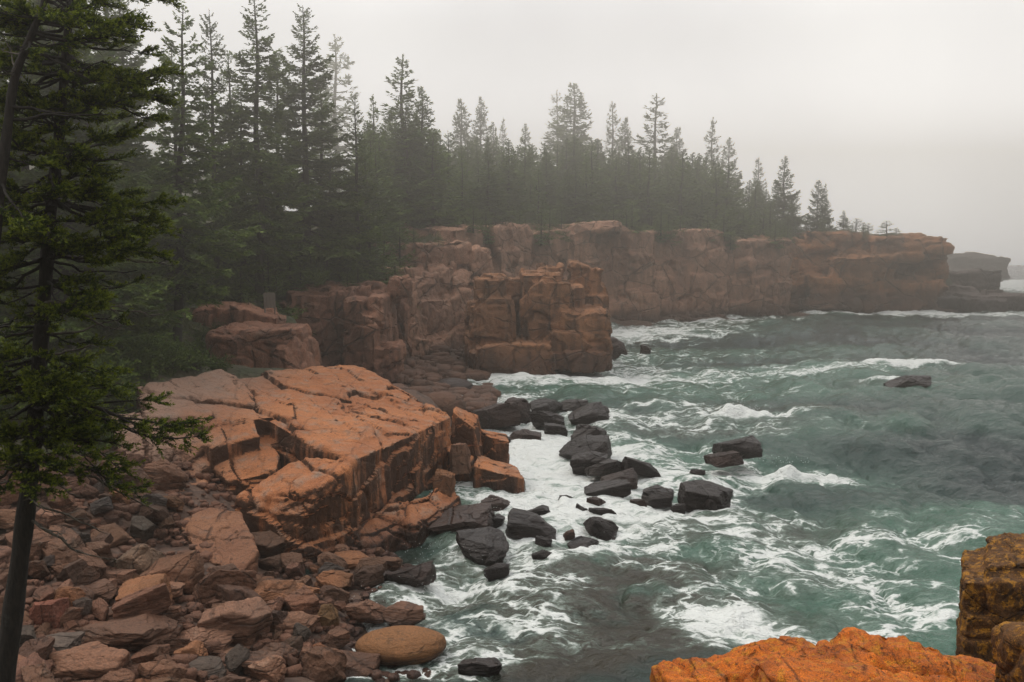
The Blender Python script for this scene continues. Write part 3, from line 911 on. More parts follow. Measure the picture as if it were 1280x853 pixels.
sea = [
    (594, 504, 650, 533, 'big brown-black boulder in white surf, nearest the shore in its cluster', DBROWN), (626, 497, 664, 524, 'dark boulder wedged behind the big brown-black one in the surf', DBROWN),
    (665, 498, 706, 519, 'humped black rock at the back of the middle surf cluster', BLACK), (697, 503, 737, 516, 'long low black rock trailing right of the humped one', BLACK), (660, 515, 706, 533, 'pointed black rock in front of the humped one', BLACK),
    (714, 512, 766, 526, 'flat black rock awash at the seaward side of the middle cluster', BLACK), (636, 537, 674, 554, 'lone brown flat-topped rock in foam between shore and the black cluster', DBROWN), (618, 546, 640, 555, 'little dark rock half sunk beside the lone brown one', BLACK),
    (678, 534, 709, 544, 'thin dark slab lying in foam left of the largest black boulder', BLACK), (718, 527, 769, 562, 'largest black boulder, steep and blocky, above the two slanting slabs', BLACK), (703, 550, 768, 577, 'upper of the two slanting black slabs in the surf', BLACK),
    (716, 564, 766, 588, 'lower of the two slanting black slabs in the surf', BLACK), (735, 581, 786, 597, 'left half of a long black reef split in two', BLACK), (778, 579, 825, 596, 'squared right half of the long black reef', BLACK),
    (757, 596, 803, 612, 'brownish low rock just in front of the long reef', DBROWN), (733, 603, 792, 627, 'black wedge-shaped boulder with a sloping left shoulder amid swirling foam', BLACK), (732, 622, 756, 639, 'broken dark rock below the wedge-shaped boulder', DBROWN),
    (716, 634, 734, 648, 'small round black rock left of the thin slanting pair', BLACK), (735, 638, 769, 652, 'thin slanting black rock pointing seaward in foam', BLACK), (727, 648, 772, 672, 'black pyramid-shaped rock nearest the open water', BLACK),
    (712, 675, 753, 693, 'low black rock with a wave breaking over its right end', BLACK), (668, 676, 690, 685, 'small black rock poking from foam, upper one of two', BLACK), (666, 690, 694, 704, 'small rounded black rock in foam, lower one of two', BLACK),
    (658, 634, 693, 650, 'dark hump wet with foam behind the grooved slab', BLACK), (630, 644, 697, 673, 'wide grooved dark slab at the foot of the ledge in the wash', BLACK), (572, 668, 638, 699, 'black cracked boulder where the ledge toe meets the water', BLACK),
    (540, 640, 618, 672, 'dark fractured block under the ledge face', DBROWN), (598, 620, 640, 643, 'dark block below the orange stacked blocks', DBROWN), (608, 645, 634, 660, 'small dark stone between the fractured block and the grooved slab', BLACK), (665, 619, 679, 625, 'tiny dark rock showing in foam off the stacked blocks', BLACK),
    (697, 622, 718, 632, 'flat dark rock covered by thin foam', BLACK), (705, 668, 719, 673, 'tiny brown rock in the foam near the pyramid rock', BROWN), (903, 548, 960, 574, 'tall dark rock standing alone farther out in green water', BLACK),
    (890, 567, 932, 584, 'low brown rock leaning on the lone tall rock offshore', DBROWN), (850, 610, 921, 633, 'long smooth black rock like a whale back', BLACK), (803, 613, 845, 628, 'dark rock shoreward of the whale-back rock', BLACK), (787, 626, 808, 639, 'brownish rock with foam on its top left of the whale-back rock', DBROWN),
    (880, 627, 896, 637, 'small dark stone in front of the whale-back rock', BLACK), (838, 633, 858, 641, 'flat dark stone just left of the stone before the whale-back', BLACK), (862, 589, 881, 598, 'small tilted black rock between the reef and the lone tall rock', BLACK),
    (1116, 476, 1176, 491, 'dark reef awash far out with a breaking crest behind it', BLACK), (1110, 398, 1124, 401, 'tiny dark reef far out near the headland', BLACK), (758, 421, 786, 440, 'dark rock at the right foot of the sea stack', DBROWN), (760, 437, 779, 447, 'smaller dark rock before the right foot of the sea stack', DBROWN), (799, 433, 813, 442, 'small lone rock in the foam right of the sea stack', DBROWN),
    (584, 494, 603, 502, 'small flat rock in foam at the mouth of the cove', BLACK), (574, 823, 628, 852, 'jagged black rock in shallow water right of the ochre boulder', BLACK), (606, 707, 642, 724, 'cracked grey rock barely above the foaming shallows', BLACK),
    (608, 700, 626, 706, 'small dark rock before the cracked boulder at the ledge toe', BLACK), (565, 476, 590, 486, 'dark stone at the water line of the cove', DBROWN), (487, 716, 546, 737, 'flat wet brown slab reaching into the foam', DBROWN),
]
for b in sea:
    box_boulder(b[0], b[1], b[2], b[3], b[4], b[5], ground=-0.02)

shore = [
    
    (540, 585, 566, 625, 'small orange block jammed in the ledge corner', ORANGE, 0.8), (562, 550, 590, 585, 'pale rounded block under the leaning one', PINK, 1.2),
    (522, 486, 582, 524, 'large rounded brown boulder behind the end of the ledge', BROWN, 0.1), (540, 470, 590, 492, 'dark boulder at the cove mouth behind the rounded brown one', DBROWN, 0.1), (470, 478, 510, 500, 'pinkish boulder peeping over the back of the ledge', PINK, 0.7),
    (440, 778, 556, 834, 'smooth egg-shaped ochre boulder at the edge of the water', OCHRE, 0.0), (477, 746, 531, 784, 'grey-brown angular boulder behind the ochre one', BROWN, 0.0), (430, 744, 480, 777, 'pale brown boulder with a pointed left side behind the ochre one', PINK, 0.1),
    (390, 706, 438, 744, 'orange-brown cubic boulder on the beach below the ledge face', ORANGE, None), (412, 694, 470, 714, 'long orange slab lying along the foot of the ledge face', ORANGE, None), (455, 692, 505, 716, 'flat reddish boulder at the foot of the ledge near the water', RED, None), (470, 712, 496, 732, 'small dark brown boulder at the water edge', DBROWN, None),
    (134, 670, 196, 728, 'squared tan block standing upright on the beach', TAN, None), (248, 732, 336, 808, 'large flat-faced brown boulder in the middle of the beach', PINK, None),
    (334, 756, 396, 797, 'squarish red boulder right of the flat-faced one', RED, None), (78, 772, 202, 822, 'broad flat brown slab near the bottom of the beach', BROWN, None), (30, 740, 76, 789, 'square red boulder beside the near spruce trunk', (1.45, 0.95, 0.9, 1), None), (24, 786, 88, 824, 'dark grey boulder with pale veins beside the near spruce trunk', GREY, None),
    (134, 784, 190, 818, 'grey-topped brown boulder resting on the broad flat slab', GREY, None), (120, 817, 170, 846, 'grey-green squared boulder below the broad flat slab', DGREY, None), (28, 826, 146, 858, 'wide red slab along the bottom edge near the trunk', RED, None), (154, 722, 222, 760, 'long reddish slab in front of the upright tan block', RED, None),
    (88, 722, 140, 754, 'reddish-brown boulder with a dark underside left of the long slab', BROWN, None), (45, 655, 97, 692, 'grey boulder high on the beach beside the trunk', DGREY, None), (372, 800, 432, 858, 'red boulder with a ridge at the lower right of the beach', RED, None), (204, 782, 290, 818, 'flat reddish slab with pale specks, above the orange cone', PINK, None),
    (216, 796, 256, 832, 'cone-shaped bright orange boulder', ORANGE, None), (230, 818, 284, 853, 'dark grey-green angular boulder at the bottom of the beach', DGREY, None), (264, 808, 306, 832, 'small reddish boulder right of the orange cone', RED, None), (294, 810, 346, 848, 'brown boulder with a steep face at the bottom of the beach', BROWN, None), (318, 798, 364, 832, 'brown slanted boulder below the squarish red one', BROWN, None),
    (180, 700, 222, 726, 'brown boulder between the upright tan block and the huge slab', BROWN, None), (340, 722, 392, 756, 'orange-brown boulder pair top, left of the cubic one', ORANGE, None), (392, 752, 424, 790, 'ochre-brown upright boulder near the pale pointed one', (1.1, 1.0, 0.6, 1), None),
    (110, 705, 160, 735, 'pink boulder with a pale top left of the upright tan block', PINK, None), (400, 812, 470, 850, 'low red-brown slab at the bottom by the water', BROWN, 0.0), (300, 760, 340, 790, 'reddish block behind the flat-faced boulder', RED, None),
]
for b in shore:
    m = BR_[0] if 'egg-shaped' in b[4] or 'rounded brown' in b[4] else None
    box_boulder(b[0], b[1], b[2], b[3], b[4], b[5], ground=b[6], mesh=m)

# the rest of the boulder beach: one layer of smaller loose boulders between the large ones
kinds = [(RED, 'smaller red-brown boulder lying loose on the boulder beach', 'loose red-brown boulders of the beach', 0.42), (BROWN, 'smaller dull brown boulder lying loose on the boulder beach', 'loose dull brown boulders of the beach', 0.64), (PINK, 'smaller pale pink boulder lying loose on the boulder beach', 'loose pale pink boulders of the beach', 0.8),
         (DGREY, 'smaller dark grey boulder lying loose on the boulder beach', 'loose dark grey boulders of the beach', 0.92), (ORANGE, 'smaller bright orange boulder lying loose on the boulder beach', 'loose orange boulders of the beach', 1.0)]
placed, tries = 0, 0
rd = random.Random(5)
small = []
while placed < 225 and tries < 9000:
    tries += 1
    px, py = rd.uniform(-60, 520), rd.uniform(585, 900)
    if py < 690 and px > 215: continue
    p = ground_at(px, py) if py < 853 else at_z(px, py, 0.9)
    if p[2] < 0.0 or p[1] > 40 or p[1] < 17: continue
    r = rd.choice((0.14, 0.18, 0.22, 0.28, 0.34, 0.42)) * (1.45 if placed < 70 else 1.1 if placed < 140 else 0.85)
    if any((p[0] - q[0]) ** 2 + (p[1] - q[1]) ** 2 < (0.62 * (r + q[2])) ** 2 for q in BROCKS): continue
    u = rd.random()
    kd = next(k for k in kinds if u <= k[3])
    kf = rd.uniform(0.7, 1.2)
    c = [x * kf * rd.uniform(0.96, 1.04) for x in kd[0][:3]] + [kd[0][3]]
    z = gh1(p[0], p[1])
    boulder((p[0], p[1], z + rd.uniform(-0.02, 0.22)), 2 * r * rd.uniform(0.9, 1.5), 2 * r * rd.uniform(0.7, 1.1), 2 * r * rd.uniform(0.6, 0.95), rd.uniform(0, 6.3), rd.choice(BM_), c, kd[1], kd[2], sink=0.25, tilt=(rd.uniform(-0.35, 0.35), rd.uniform(-0.35, 0.35)))
    placed += 1


def scatter_rocks(name, label, spots, sizes, seed, wet):
    """cobbles too many to count: one mesh"""
    rd = random.Random(seed)
    src = []
    for s in range(4):
        bm = bmesh.new()
        bmesh.ops.create_icosphere(bm, subdivisions=2, radius=0.5)
        me = bpy.data.meshes.new('c')
        bm.to_mesh(me)
        bm.free()
        v = co_of(me).astype(float)
        f = np.array([p.vertices[:] for p in me.polygons])
        n = np.sign(v) * np.minimum(np.abs(v), 0.36)
        n *= 1 + 0.35 * fbm(v * 2.2 + s * 9, s, 3)[:, None]
        src.append((n, f))
    V, Fc, k = [], [], 0
    for (x, y, z) in spots:
        v, f = src[rd.randrange(4)]
        r = rd.choice(sizes) * rd.uniform(0.8, 1.3)
        sc = np.array([r * rd.uniform(0.9, 1.5), r * rd.uniform(0.8, 1.1), r * rd.uniform(0.5, 0.9)])
        q = (v * sc) @ rotz(rd.uniform(0, 6.3)).T + np.array([x, y, z])
        V.append(q)
        Fc.append(f + k)
        k += len(v)
    me = mesh_np(name, np.concatenate(V), np.concatenate(Fc))
    o = link(name, me, M['boulder'])
    o.color = wet
    return tag(o, label, 'cobbles', kind='stuff')


spots = []
while len(spots) < 3200:
    px, py = rd.uniform(-60, 540), rd.uniform(555, 950)
    z0 = 0.9 if py > 853 else None
    p = at_z(px, py, rd.uniform(0.2, 1.6)) if z0 else ground_at(px, py)
    z = gh1(p[0], p[1])
    if z < -0.25 or p[1] > 41 or z > 3.6: continue
    spots.append((p[0], p[1], z + rd.uniform(-0.05, 0.12)))
scatter_rocks('cobbles', 'small red-brown stones filling the gaps of the boulder beach', spots, (0.16, 0.22, 0.3, 0.42), 1, (1.0, 0.85, 0.8, 1.0))
spots = []
while len(spots) < 700:
    px, py = rd.uniform(495, 610), rd.uniform(430, 505)
    p = at_z(px, py, 0.6)
    spots.append((p[0], p[1], max(gh1(p[0], p[1]), -0.1) + rd.uniform(-0.1, 0.3)))
scatter_rocks('cobbles', 'dull pink stones piled at the head of the small cove', spots, (0.4, 0.6, 0.9, 1.5), 2, (1.0, 0.9, 0.85, 0.7))
spots = []
while len(spots) < 900:
    px, py = rd.uniform(750, 1000), rd.uniform(386, 403)
    p = at_z(px, py, 0.3)
    spots.append((p[0], p[1], gh1(p[0], p[1]) + rd.uniform(-0.1, 0.2)))
scatter_rocks('cobbles', 'brown stones of the strip of beach below the long hazy cliff', spots, (0.4, 0.7, 1.1), 3, (0.8, 0.72, 0.68, 0.8))
# ---- PART2

# ------------------------------------------------------------------ sea
def ocean_tile(N, L, V, direc, seed, std, chop, small=0.0, spread=2):
    g = np.random.default_rng(seed)
    k1 = np.fft.fftfreq(N, L / N) * 2 * np.pi
    kx, ky = np.meshgrid(k1, k1)
    k = np.sqrt(kx ** 2 + ky ** 2)
    k[0, 0] = 1
    Lw = V * V / 9.81
    dd = np.array(direc) / np.hypot(*direc)
    c = (kx * dd[0] + ky * dd[1]) / k
    P = np.exp(-1 / (k * Lw) ** 2) / k ** 3.6 * (0.06 + np.abs(c) ** spread) * np.exp(-(k * small) ** 2)
    P = np.where(c < 0, P * 0.25, P)
    P[0, 0] = 0
    H = (g.normal(size=k.shape) + 1j * g.normal(size=k.shape)) * np.sqrt(P)
    h = np.fft.ifft2(H).real
    s = std / h.std()
    H = H * s
    h = h * s
    Dx = np.fft.ifft2(1j * kx / k * H).real * chop
    Dy = np.fft.ifft2(1j * ky / k * H).real * chop
    jxx = np.fft.ifft2(-kx * kx / k * H).real * chop
    jyy = np.fft.ifft2(-ky * ky / k * H).real * chop
    jxy = np.fft.ifft2(-kx * ky / k * H).real * chop
    J = (1 + jxx) * (1 + jyy) - jxy ** 2
    return L, np.stack([Dx, Dy, h, J], -1).astype(F32)


def tile_at(tile, x, y):
    L, A = tile
    N = A.shape[0]
    u, v = (x / L * N) % N, (y / L * N) % N
    i, j = np.floor(u).astype(int), np.floor(v).astype(int)
    a, b = (u - i)[:, None].astype(F32), (v - j)[:, None].astype(F32)
    i, j, i2, j2 = i % N, j % N, (i + 1) % N, (j + 1) % N
    return (A[j, i] * (1 - a) + A[j, i2] * a) * (1 - b) + (A[j2, i] * (1 - a) + A[j2, i2] * a) * b


t1 = ocean_tile(256, 61.0, 8.0, (-0.9, -0.45), 3, 0.34, -0.95, 0.1)
t2 = ocean_tile(256, 17.3, 4.0, (-0.8, 0.35), 5, 0.135, -1.0, 0.05)
t3 = ocean_tile(256, 5.9, 2.2, (-0.6, -0.7), 8, 0.034, -0.95, 0.0)
rows = np.concatenate([np.arange(1300, 860, -3.0), np.arange(860, 420, -1.15), np.arange(420, 331.6, -0.8)])
dist = CAMZ * FPX / (rows - 310.0)
cols = np.arange(-420, 1720, 1.9)
DX = (cols[None, :] - CX) / FPX * dist[:, None]
DY = np.repeat(dist[:, None], len(cols), 1)
sx_, sy_ = DX.ravel(), DY.ravel()
N_ = len(sx_)
foam = np.zeros(N_, F32)
aer = np.zeros(N_, F32)
brown = np.zeros(N_, F32)
bump = np.zeros(N_, F32)
# where the surf churns: pixel of the patch's centre (on the water), half sizes in metres, foam, aeration, silt
PATCH = [(640, 560, 3, 8, .95, .3, 0), (612, 515, 4, 8, .95, .3, 0), (600, 645, 2.5, 3, .5, .1, .3), (680, 600, 4, 5, .7, .4, 0), (700, 645, 4, 4, .5, .3, .2), (560, 695, 2.0, 2.6, .42, 0, .7), (520, 745, 1.8, 2, .36, 0, .9),
         (600, 740, 4, 3, .22, 0, .9), (700, 700, 4, 3, .22, .1, .7), (760, 545, 5, 6, .45, .5, 0), (740, 480, 8, 7, .48, .6, 0), (830, 470, 12, 5, .46, .8, 0), (900, 440, 16, 7, .45, .8, 0), (980, 462, 8, 2.5, .5, .8, 0),
         (1060, 462, 8, 3, .4, .6, 0), (1135, 456, 6, 1.6, .95, .2, 0), (860, 402, 16, 8, 1.1, .2, 0), (950, 392, 22, 6, 1.05, .2, 0), (1100, 390, 24, 4, .9, .2, 0), (1250, 392, 16, 5, .9, .2, 0), (800, 415, 13, 9, .9, .4, 0),
         (660, 470, 9, 6, .95, .3, 0), (700, 468, 8, 4, .7, .3, 0), (770, 452, 6, 8, .6, .5, 0), (850, 595, 3, 2, .45, .3, 0), (965, 582, 4, 1.6, .75, .4, 0), (990, 580, 3, 1.2, .6, .3, 0), (945, 520, 3.5, 1.2, .95, .2, 0), (760, 620, 4, 3, .5, .4, 0),
         (810, 655, 4, 3, .34, .7, .1), (1000, 575, 5, 2, .42, .6, 0), (980, 700, 3.5, 2.5, .30, .6, 0), (1080, 720, 4.5, 3, .28, 1.0, 0), (925, 775, 1.2, 1.0, .62, .2, 0), (958, 797, 1.2, .7, .6, .3, 0), (880, 762, 1.0, .6, .7, .2, 0), (990, 812, 1.6, .7, .7, .5, 0),
         (1150, 650, 6, 2.6, .24, .8, 0), (1245, 645, 5, 2.5, .22, .9, 0), (1060, 665, 5, 2, .28, .6, 0), (1020, 530, 7, 3, .34, .8, 0), (940, 495, 8, 3, .36, .7, .1), (850, 510, 6, 2, .5, .3, .3), (800, 520, 5, 1.5, .55, .2, .2),
         (820, 555, 5, 3, .42, .5, 0), (790, 590, 3, 2.5, .5, .3, 0), (860, 640, 4, 2, .40, .4, .1), (1190, 690, 4, 2, .36, 1.0, 0), (1100, 770, 4.5, 2.4, .24, 1.0, 0), (1050, 790, 2.5, 1.5, .34, .7, 0), (1180, 760, 3, 3, .26, 1.0, 0),
         (740, 800, 6, 2.5, .12, 0, 1.0), (640, 800, 4, 1.8, .16, 0, 1.0), (880, 710, 6, 2.6, .10, .1, .7), (950, 655, 7, 2.6, .10, .1, .8), (870, 528, 7, 1.6, .2, 0, 1.0), (1000, 515, 5, 1.2, .1, 0, .7), (1140, 483, 5, 1.5, .3, 0, .6), (700, 760, 5, 2, .14, 0, .8), (540, 820, 2.5, 2, .22, 0, 1.0),
         (700, 560, 3.5, 6, .8, .4, 0), (700, 640, 6, 8, .1, .5, 0), (900, 560, 10, 5, .1, .5, 0), (1000, 480, 20, 8, .05, .6, 0), (830, 740, 7, 3, .08, .2, .2), (1050, 600, 6, 2.5, .15, .5, 0)]
for (px, py, rx, ry, f, a, b) in PATCH:
    c = at_z(px, py, 0)
    m = np.abs(sy_ - c[1]) < ry * 2.8
    e = np.exp(-(((sx_[m] - c[0]) / rx) ** 2 + ((sy_[m] - c[1]) / ry) ** 2))
    foam[m] = 1 - (1 - foam[m]) * (1 - min(f * 0.86, 0.95) * e)
    aer[m] += a * e
    brown[m] += b * e
for (x, y, r, z) in BROCKS:
    if z > 0.12: continue
    m = np.abs(sy_ - y) < r * 5
    d = np.hypot(sx_[m] - x, sy_[m] - y) / (r * 1.25 + 0.25)
    foam[m] = 1 - (1 - foam[m]) * (1 - 0.26 * np.exp(-np.maximum(d - 0.6, 0) ** 2 / 0.5))
# breaking crests and spray mounds: real lifted water
for (px, py, rx, ry, h) in ((932, 519, 1.5, .6, .8), (920, 520, .6, .45, .7), (1150, 457, 5, 1.0, .45), (1120, 482, 2.0, .7, .4), (985, 583, 2.2, .5, .3), (712, 640, .6, .4, .25), (755, 690, .6, .4, .2), (900, 765, 1.0, .4, .06)):
    c = at_z(px, py, 0)
    e = np.exp(-(((sx_ - c[0]) / rx) ** 2 + ((sy_ - c[1]) / ry) ** 2))
    bump += 0.35 * h * e
    for k in range(9):
        qx, qy, rr, hh = c[0] + rx * random.gauss(0, .55), c[1] + ry * random.gauss(0, .35), rx * random.uniform(.14, .4), h * random.uniform(.2, .5)
        hh = min(hh, rr * 0.45)
        m = np.abs(sy_ - qy) < 3 * rr
        bump[m] += hh * np.exp(-(((sx_[m] - qx) / rr) ** 2 + ((sy_[m] - qy) / (rr * 0.8)) ** 2))
    foam += 0.75 * e.astype(F32) * (1 if h > 0.3 else 0.5)
c = at_z(1300, 372, 0)
e = np.exp(-(((sx_ - c[0]) / 9) ** 2 + ((sy_ - c[1] - 10) / 6) ** 2))
bump += 3.2 * e
foam += 2.0 * e.astype(F32)
lf = fbm(np.stack([sx_ * 0.05, sy_ * 0.05, 0 * sx_], 1), 77, 3)
W = tile_at(t1, sx_, sy_)
far_f = np.clip(1.15 - DY.ravel() / 500, 0.4, 1)[:, None]
calm = (1 - 0.45 * np.clip((foam - 0.5), 0, 1))[:, None]
W2 = tile_at(t2, sx_ * 0.94 + sy_ * 0.34, sy_ * 0.94 - sx_ * 0.34)
W3 = tile_at(t3, sx_ * 0.8 - sy_ * 0.6, sy_ * 0.8 + sx_ * 0.6)
shore_damp = np.clip((dist - 17) / 22, 0.35, 1).repeat(len(cols))[:, None]
D = (W[:, :3] * shore_damp + W2[:, :3] * 1.0 + W3[:, :3]) * far_f * calm
jac = np.minimum(W[:, 3], 1) * np.minimum(W2[:, 3], 1.0)
caps = np.clip((0.45 - jac) / 0.4, 0, 1)
foam += (0.36 * caps * (0.5 + np.clip(lf * 1.2, -0.4, 0.6))).astype(F32)
foam *= (1 + 0.35 * lf).astype(F32)
rough = 0.22 * ridged(np.stack([sx_ * 1.3, sy_ * 1.3, 0 * sx_], 1), 5, 4) * np.clip(bump * 1.5, 0, 1)
hgt = D[:, 2] + bump + rough
aer += np.clip(D[:, 2] * 0.9, -0.1, 0.35) * 0.8
sv = np.stack([sx_ + D[:, 0], sy_ + D[:, 1], hgt], 1)
nr_, nc_ = DX.shape
ii = np.arange(nr_ * nc_).reshape(nr_, nc_)
sf = np.stack([ii[:-1, :-1].ravel(), ii[:-1, 1:].ravel(), ii[1:, 1:].ravel(), ii[1:, :-1].ravel()], 1)


def sea_material():
    t = NT('green_sea_water')
    pos = t.n('NewGeometry').outputs['Position']
    fo = t.n('Attribute', _attribute_name='foam').outputs['Fac']
    ae = t.n('Attribute', _attribute_name='aer').outputs['Fac']
    br = t.n('Attribute', _attribute_name='brown').outputs['Fac']
    flat = t.n('VectorMath', _operation='MULTIPLY', i0=pos, i1=(0.66, 0.95, 0.0)).outputs[0]
    # foam drawn into threads and nets by the swirling surface
    wn = t.n('TexNoise', Vector=flat, Scale=0.5, Detail=5.0, Roughness=0.6)
    warp = t.n('VectorMath', _operation='MULTIPLY_ADD', i0=wn.outputs['Color'], i1=(1.5, 1.5, 0), i2=flat).outputs[0]
    wn2 = t.n('TexNoise', Vector=flat, Scale=2.6, Detail=4.0, Roughness=0.6)
    warp2 = t.n('VectorMath', _operation='MULTIPLY_ADD', i0=wn2.outputs['Color'], i1=(0.7, 0.7, 0), i2=warp).outputs[0]

    def lace(scale, w):
        v = t.n('TexVoronoi', Vector=warp2, Scale=scale)
        v.feature = 'DISTANCE_TO_EDGE'
        return t.math('SUBTRACT', 1.0, t.ss(v.outputs['Distance'], 0.0, w))
    l1, l2 = lace(0.85, 0.10), lace(2.3, 0.15)
    n1 = t.noise(warp, 0.55, 6, 0.62)
    n2 = t.noise(warp2, 3.2, 5, 0.65)
    n3 = t.noise(warp2, 11.0, 3, 0.6)
    # thread strength: nets show where foam is middling, solid froth where it is high
    thr = t.math('MULTIPLY', t.math('ADD', t.math('MULTIPLY', l1, 0.75), t.math('MULTIPLY', l2, 0.5)), t.ss(n1, 0.36, 0.62))
    f = t.math('ADD', fo, t.math('MULTIPLY', t.math('SUBTRACT', n1, 0.5), 1.0))
    f = t.math('ADD', f, t.math('MULTIPLY', t.math('SUBTRACT', n2, 0.5), 0.75))
    f = t.math('ADD', f, t.math('MULTIPLY', t.math('SUBTRACT', n3, 0.5), 0.35))
    f = t.math('ADD', f, t.math('MULTIPLY', thr, t.math('MINIMUM', t.math('MULTIPLY', fo, 1.6), 0.75)))
    foamf = t.ss(f, 0.57, 0.98)
    thin = t.ss(f, 0.25, 0.85)
    aa = t.math('ADD', ae, t.math('MULTIPLY', t.math('SUBTRACT', t.noise(flat, 0.12, 4, 0.6), 0.5), 0.6), clamp=True)
    col = t.mix(aa, (0.005, 0.021, 0.021), (0.043, 0.120, 0.083))
    bb = t.math('MULTIPLY', br, t.ss(t.noise(flat, 0.35, 4, 0.6), 0.3, 0.6), clamp=True)
    col = t.mix(bb, col, (0.030, 0.026, 0.017))
    col = t.mix(t.math('MULTIPLY', thin, 0.60), col, (0.24, 0.33, 0.28))
    bpa = t.n('Bump', Strength=0.8, Distance=0.30, Height=t.noise(flat, 1.3, 4, 0.6))
    bp = t.n('Bump', Strength=0.9, Distance=0.14, Normal=bpa.outputs[0], Height=t.noise(flat, 3.5, 5, 0.6))
    bp2 = t.n('Bump', Strength=0.5, Distance=0.03, Height=t.noise(flat, 14, 3, 0.6), Normal=bp.outputs[0])
    p = t.n('BsdfPrincipled', Roughness=0.09, Normal=bp2.outputs[0], IOR=1.333)
    t.t.links.new(col, p.inputs['Base Color'])
    fb = t.n('Bump', Strength=0.8, Distance=0.10, Height=f, Normal=bp.outputs[0])
    fm = t.n('BsdfPrincipled', Roughness=0.7, Normal=fb.outputs[0])
    fm.inputs['Base Color'].default_value = (0.74, 0.77, 0.75, 1)
    mx = t.n('MixShader', i0=foamf, i1=p.outputs[0], i2=fm.outputs[0])
    return t.out(mx.outputs[0])


seao = link('sea', mesh_np('sea', sv, sf, True, {'foam': foam, 'aer': aer, 'brown': brown}), sea_material())
tag(seao, kind='structure')

# flecks of spray thrown up where waves break
V, Fc = [], []
rd = random.Random(9)
tet = np.array([[1, 1, 1], [1, -1, -1], [-1, 1, -1], [-1, -1, 1]], float)
tf = np.array([[0, 1, 2], [0, 3, 1], [0, 2, 3], [1, 3, 2]])
for (px, py, n, w, h, s) in ((930, 520, 160, 1.2, .8, .022), (918, 524, 110, .6, .8, .02), (1150, 458, 70, 3, .4, .03), (985, 583, 50, 1.2, .3, .018), (755, 690, 60, .7, .4, .015), (520, 745, 120, 2.0, .35, .012), (560, 695, 120, 1.8, .35, .012), (640, 640, 90, 1.6, .5, .015), (1268, 362, 200, 7, 2.6, .07)):
    c = at_z(px, py, 0)
    for k in range(n):
        hh = abs(rd.gauss(0, 0.5)) * h
        q = np.array([c[0] + rd.gauss(0, 0.55) * w, c[1] + rd.gauss(0, 0.4) * w + (6 if px > 1200 else 0), 0.1 + hh])
        V.append(tet * s * rd.uniform(0.3, 1.0) + q)
        Fc.append(tf + 4 * len(Fc))
o = link('sea_spray', mesh_np('sea_spray', np.concatenate(V), np.concatenate(Fc)), M['foamdrop'])
tag(o, 'white droplets of spray thrown up by the breaking waves', 'spray', kind='stuff')

# ------------------------------------------------------------------ trees
class Wood:
    def __init__(self): self.v, self.f, self.n = [], [], 0

    def tube(self, pts, rad, sides=5):
        pts = np.asarray(pts, float)
        m = len(pts)
        tg = np.gradient(pts, axis=0)
        tg /= np.linalg.norm(tg, axis=1)[:, None] + 1e-9
        ref = np.where(np.abs(tg[:, 2:3]) > 0.9, np.array([[1.0, 0, 0]]), np.array([[0, 0, 1.0]]))
        a = np.cross(tg, ref)
        a /= np.linalg.norm(a, axis=1)[:, None] + 1e-9
        b = np.cross(tg, a)
        th = np.arange(sides) / sides * 2 * np.pi
        ring = pts[:, None] + np.asarray(rad)[:, None, None] * (a[:, None] * np.cos(th)[None, :, None] + b[:, None] * np.sin(th)[None, :, None])
        self.v.append(ring.reshape(-1, 3))
        i = np.arange(m - 1)[:, None] * sides
        j = np.arange(sides)[None]
        q = np.stack([i + j, i + (j + 1) % sides, i + sides + (j + 1) % sides, i + sides + j], -1).reshape(-1, 4)
        self.f.append(q + self.n)
        self.n += m * sides

    def mesh(self, name): return mesh_np(name, np.concatenate(self.v), np.concatenate(self.f), True)


def unit(a): return a / (np.linalg.norm(a, axis=-1, keepdims=True) + 1e-9)


def blades(g, base, dirn, length, space, bl, bw, up=0.25, around=False, fac=None, tip=0.0):
    """needle-tuft faces along each twig"""
    nb = np.maximum(1, np.ceil(length / space)).astype(int)
    ix = np.repeat(np.arange(len(base)), nb)
    u = g.random(len(ix))
    b, d, l = base[ix], dirn[ix], length[ix]
    pos = b + d * (u * l)[:, None]
    side = unit(np.cross(d, g.normal(size=d.shape) if around else np.array([0, 0, 1.0]) + 0.35 * g.normal(size=d.shape)))
    sg = np.where(g.random(len(ix)) < 0.5, -1, 1)[:, None]
    bd = unit(d * 0.75 + side * sg * g.uniform(0.2, 0.9, (len(ix), 1)) + np.array([0, 0, up]) * g.uniform(-0.6, 1.0, (len(ix), 1)))
    wv = unit(np.cross(bd, g.normal(size=bd.shape) if around else np.array([0, 0, 1.0]) + 0.45 * g.normal(size=bd.shape)))
    L = (bl * g.uniform(0.6, 1.25, len(ix)))[:, None]
    Wd = (bw * g.uniform(0.6, 1.3, len(ix)))[:, None]
    if fac is not None:
        L, Wd = L * fac[ix][:, None], Wd * np.sqrt(fac[ix])[:, None]
    mid = pos + bd * L * 0.45
    v = np.stack([pos, mid + wv * Wd / 2, pos + bd * L, mid - wv * Wd / 2], 1)
    hue = np.repeat(np.clip(g.random(len(base)) * 0.6 + 0.25 * g.random(len(base)), 0, 1)[ix] + 0.15 * g.random(len(ix)), 4)
    if tip:
        hue = hue * (1 - tip) + tip * 0.84 * np.repeat(np.clip(u * 1.6 - 0.5, 0, 1), 4)
    return v.reshape(-1, 3), np.arange(len(ix) * 4).reshape(-1, 4), hue


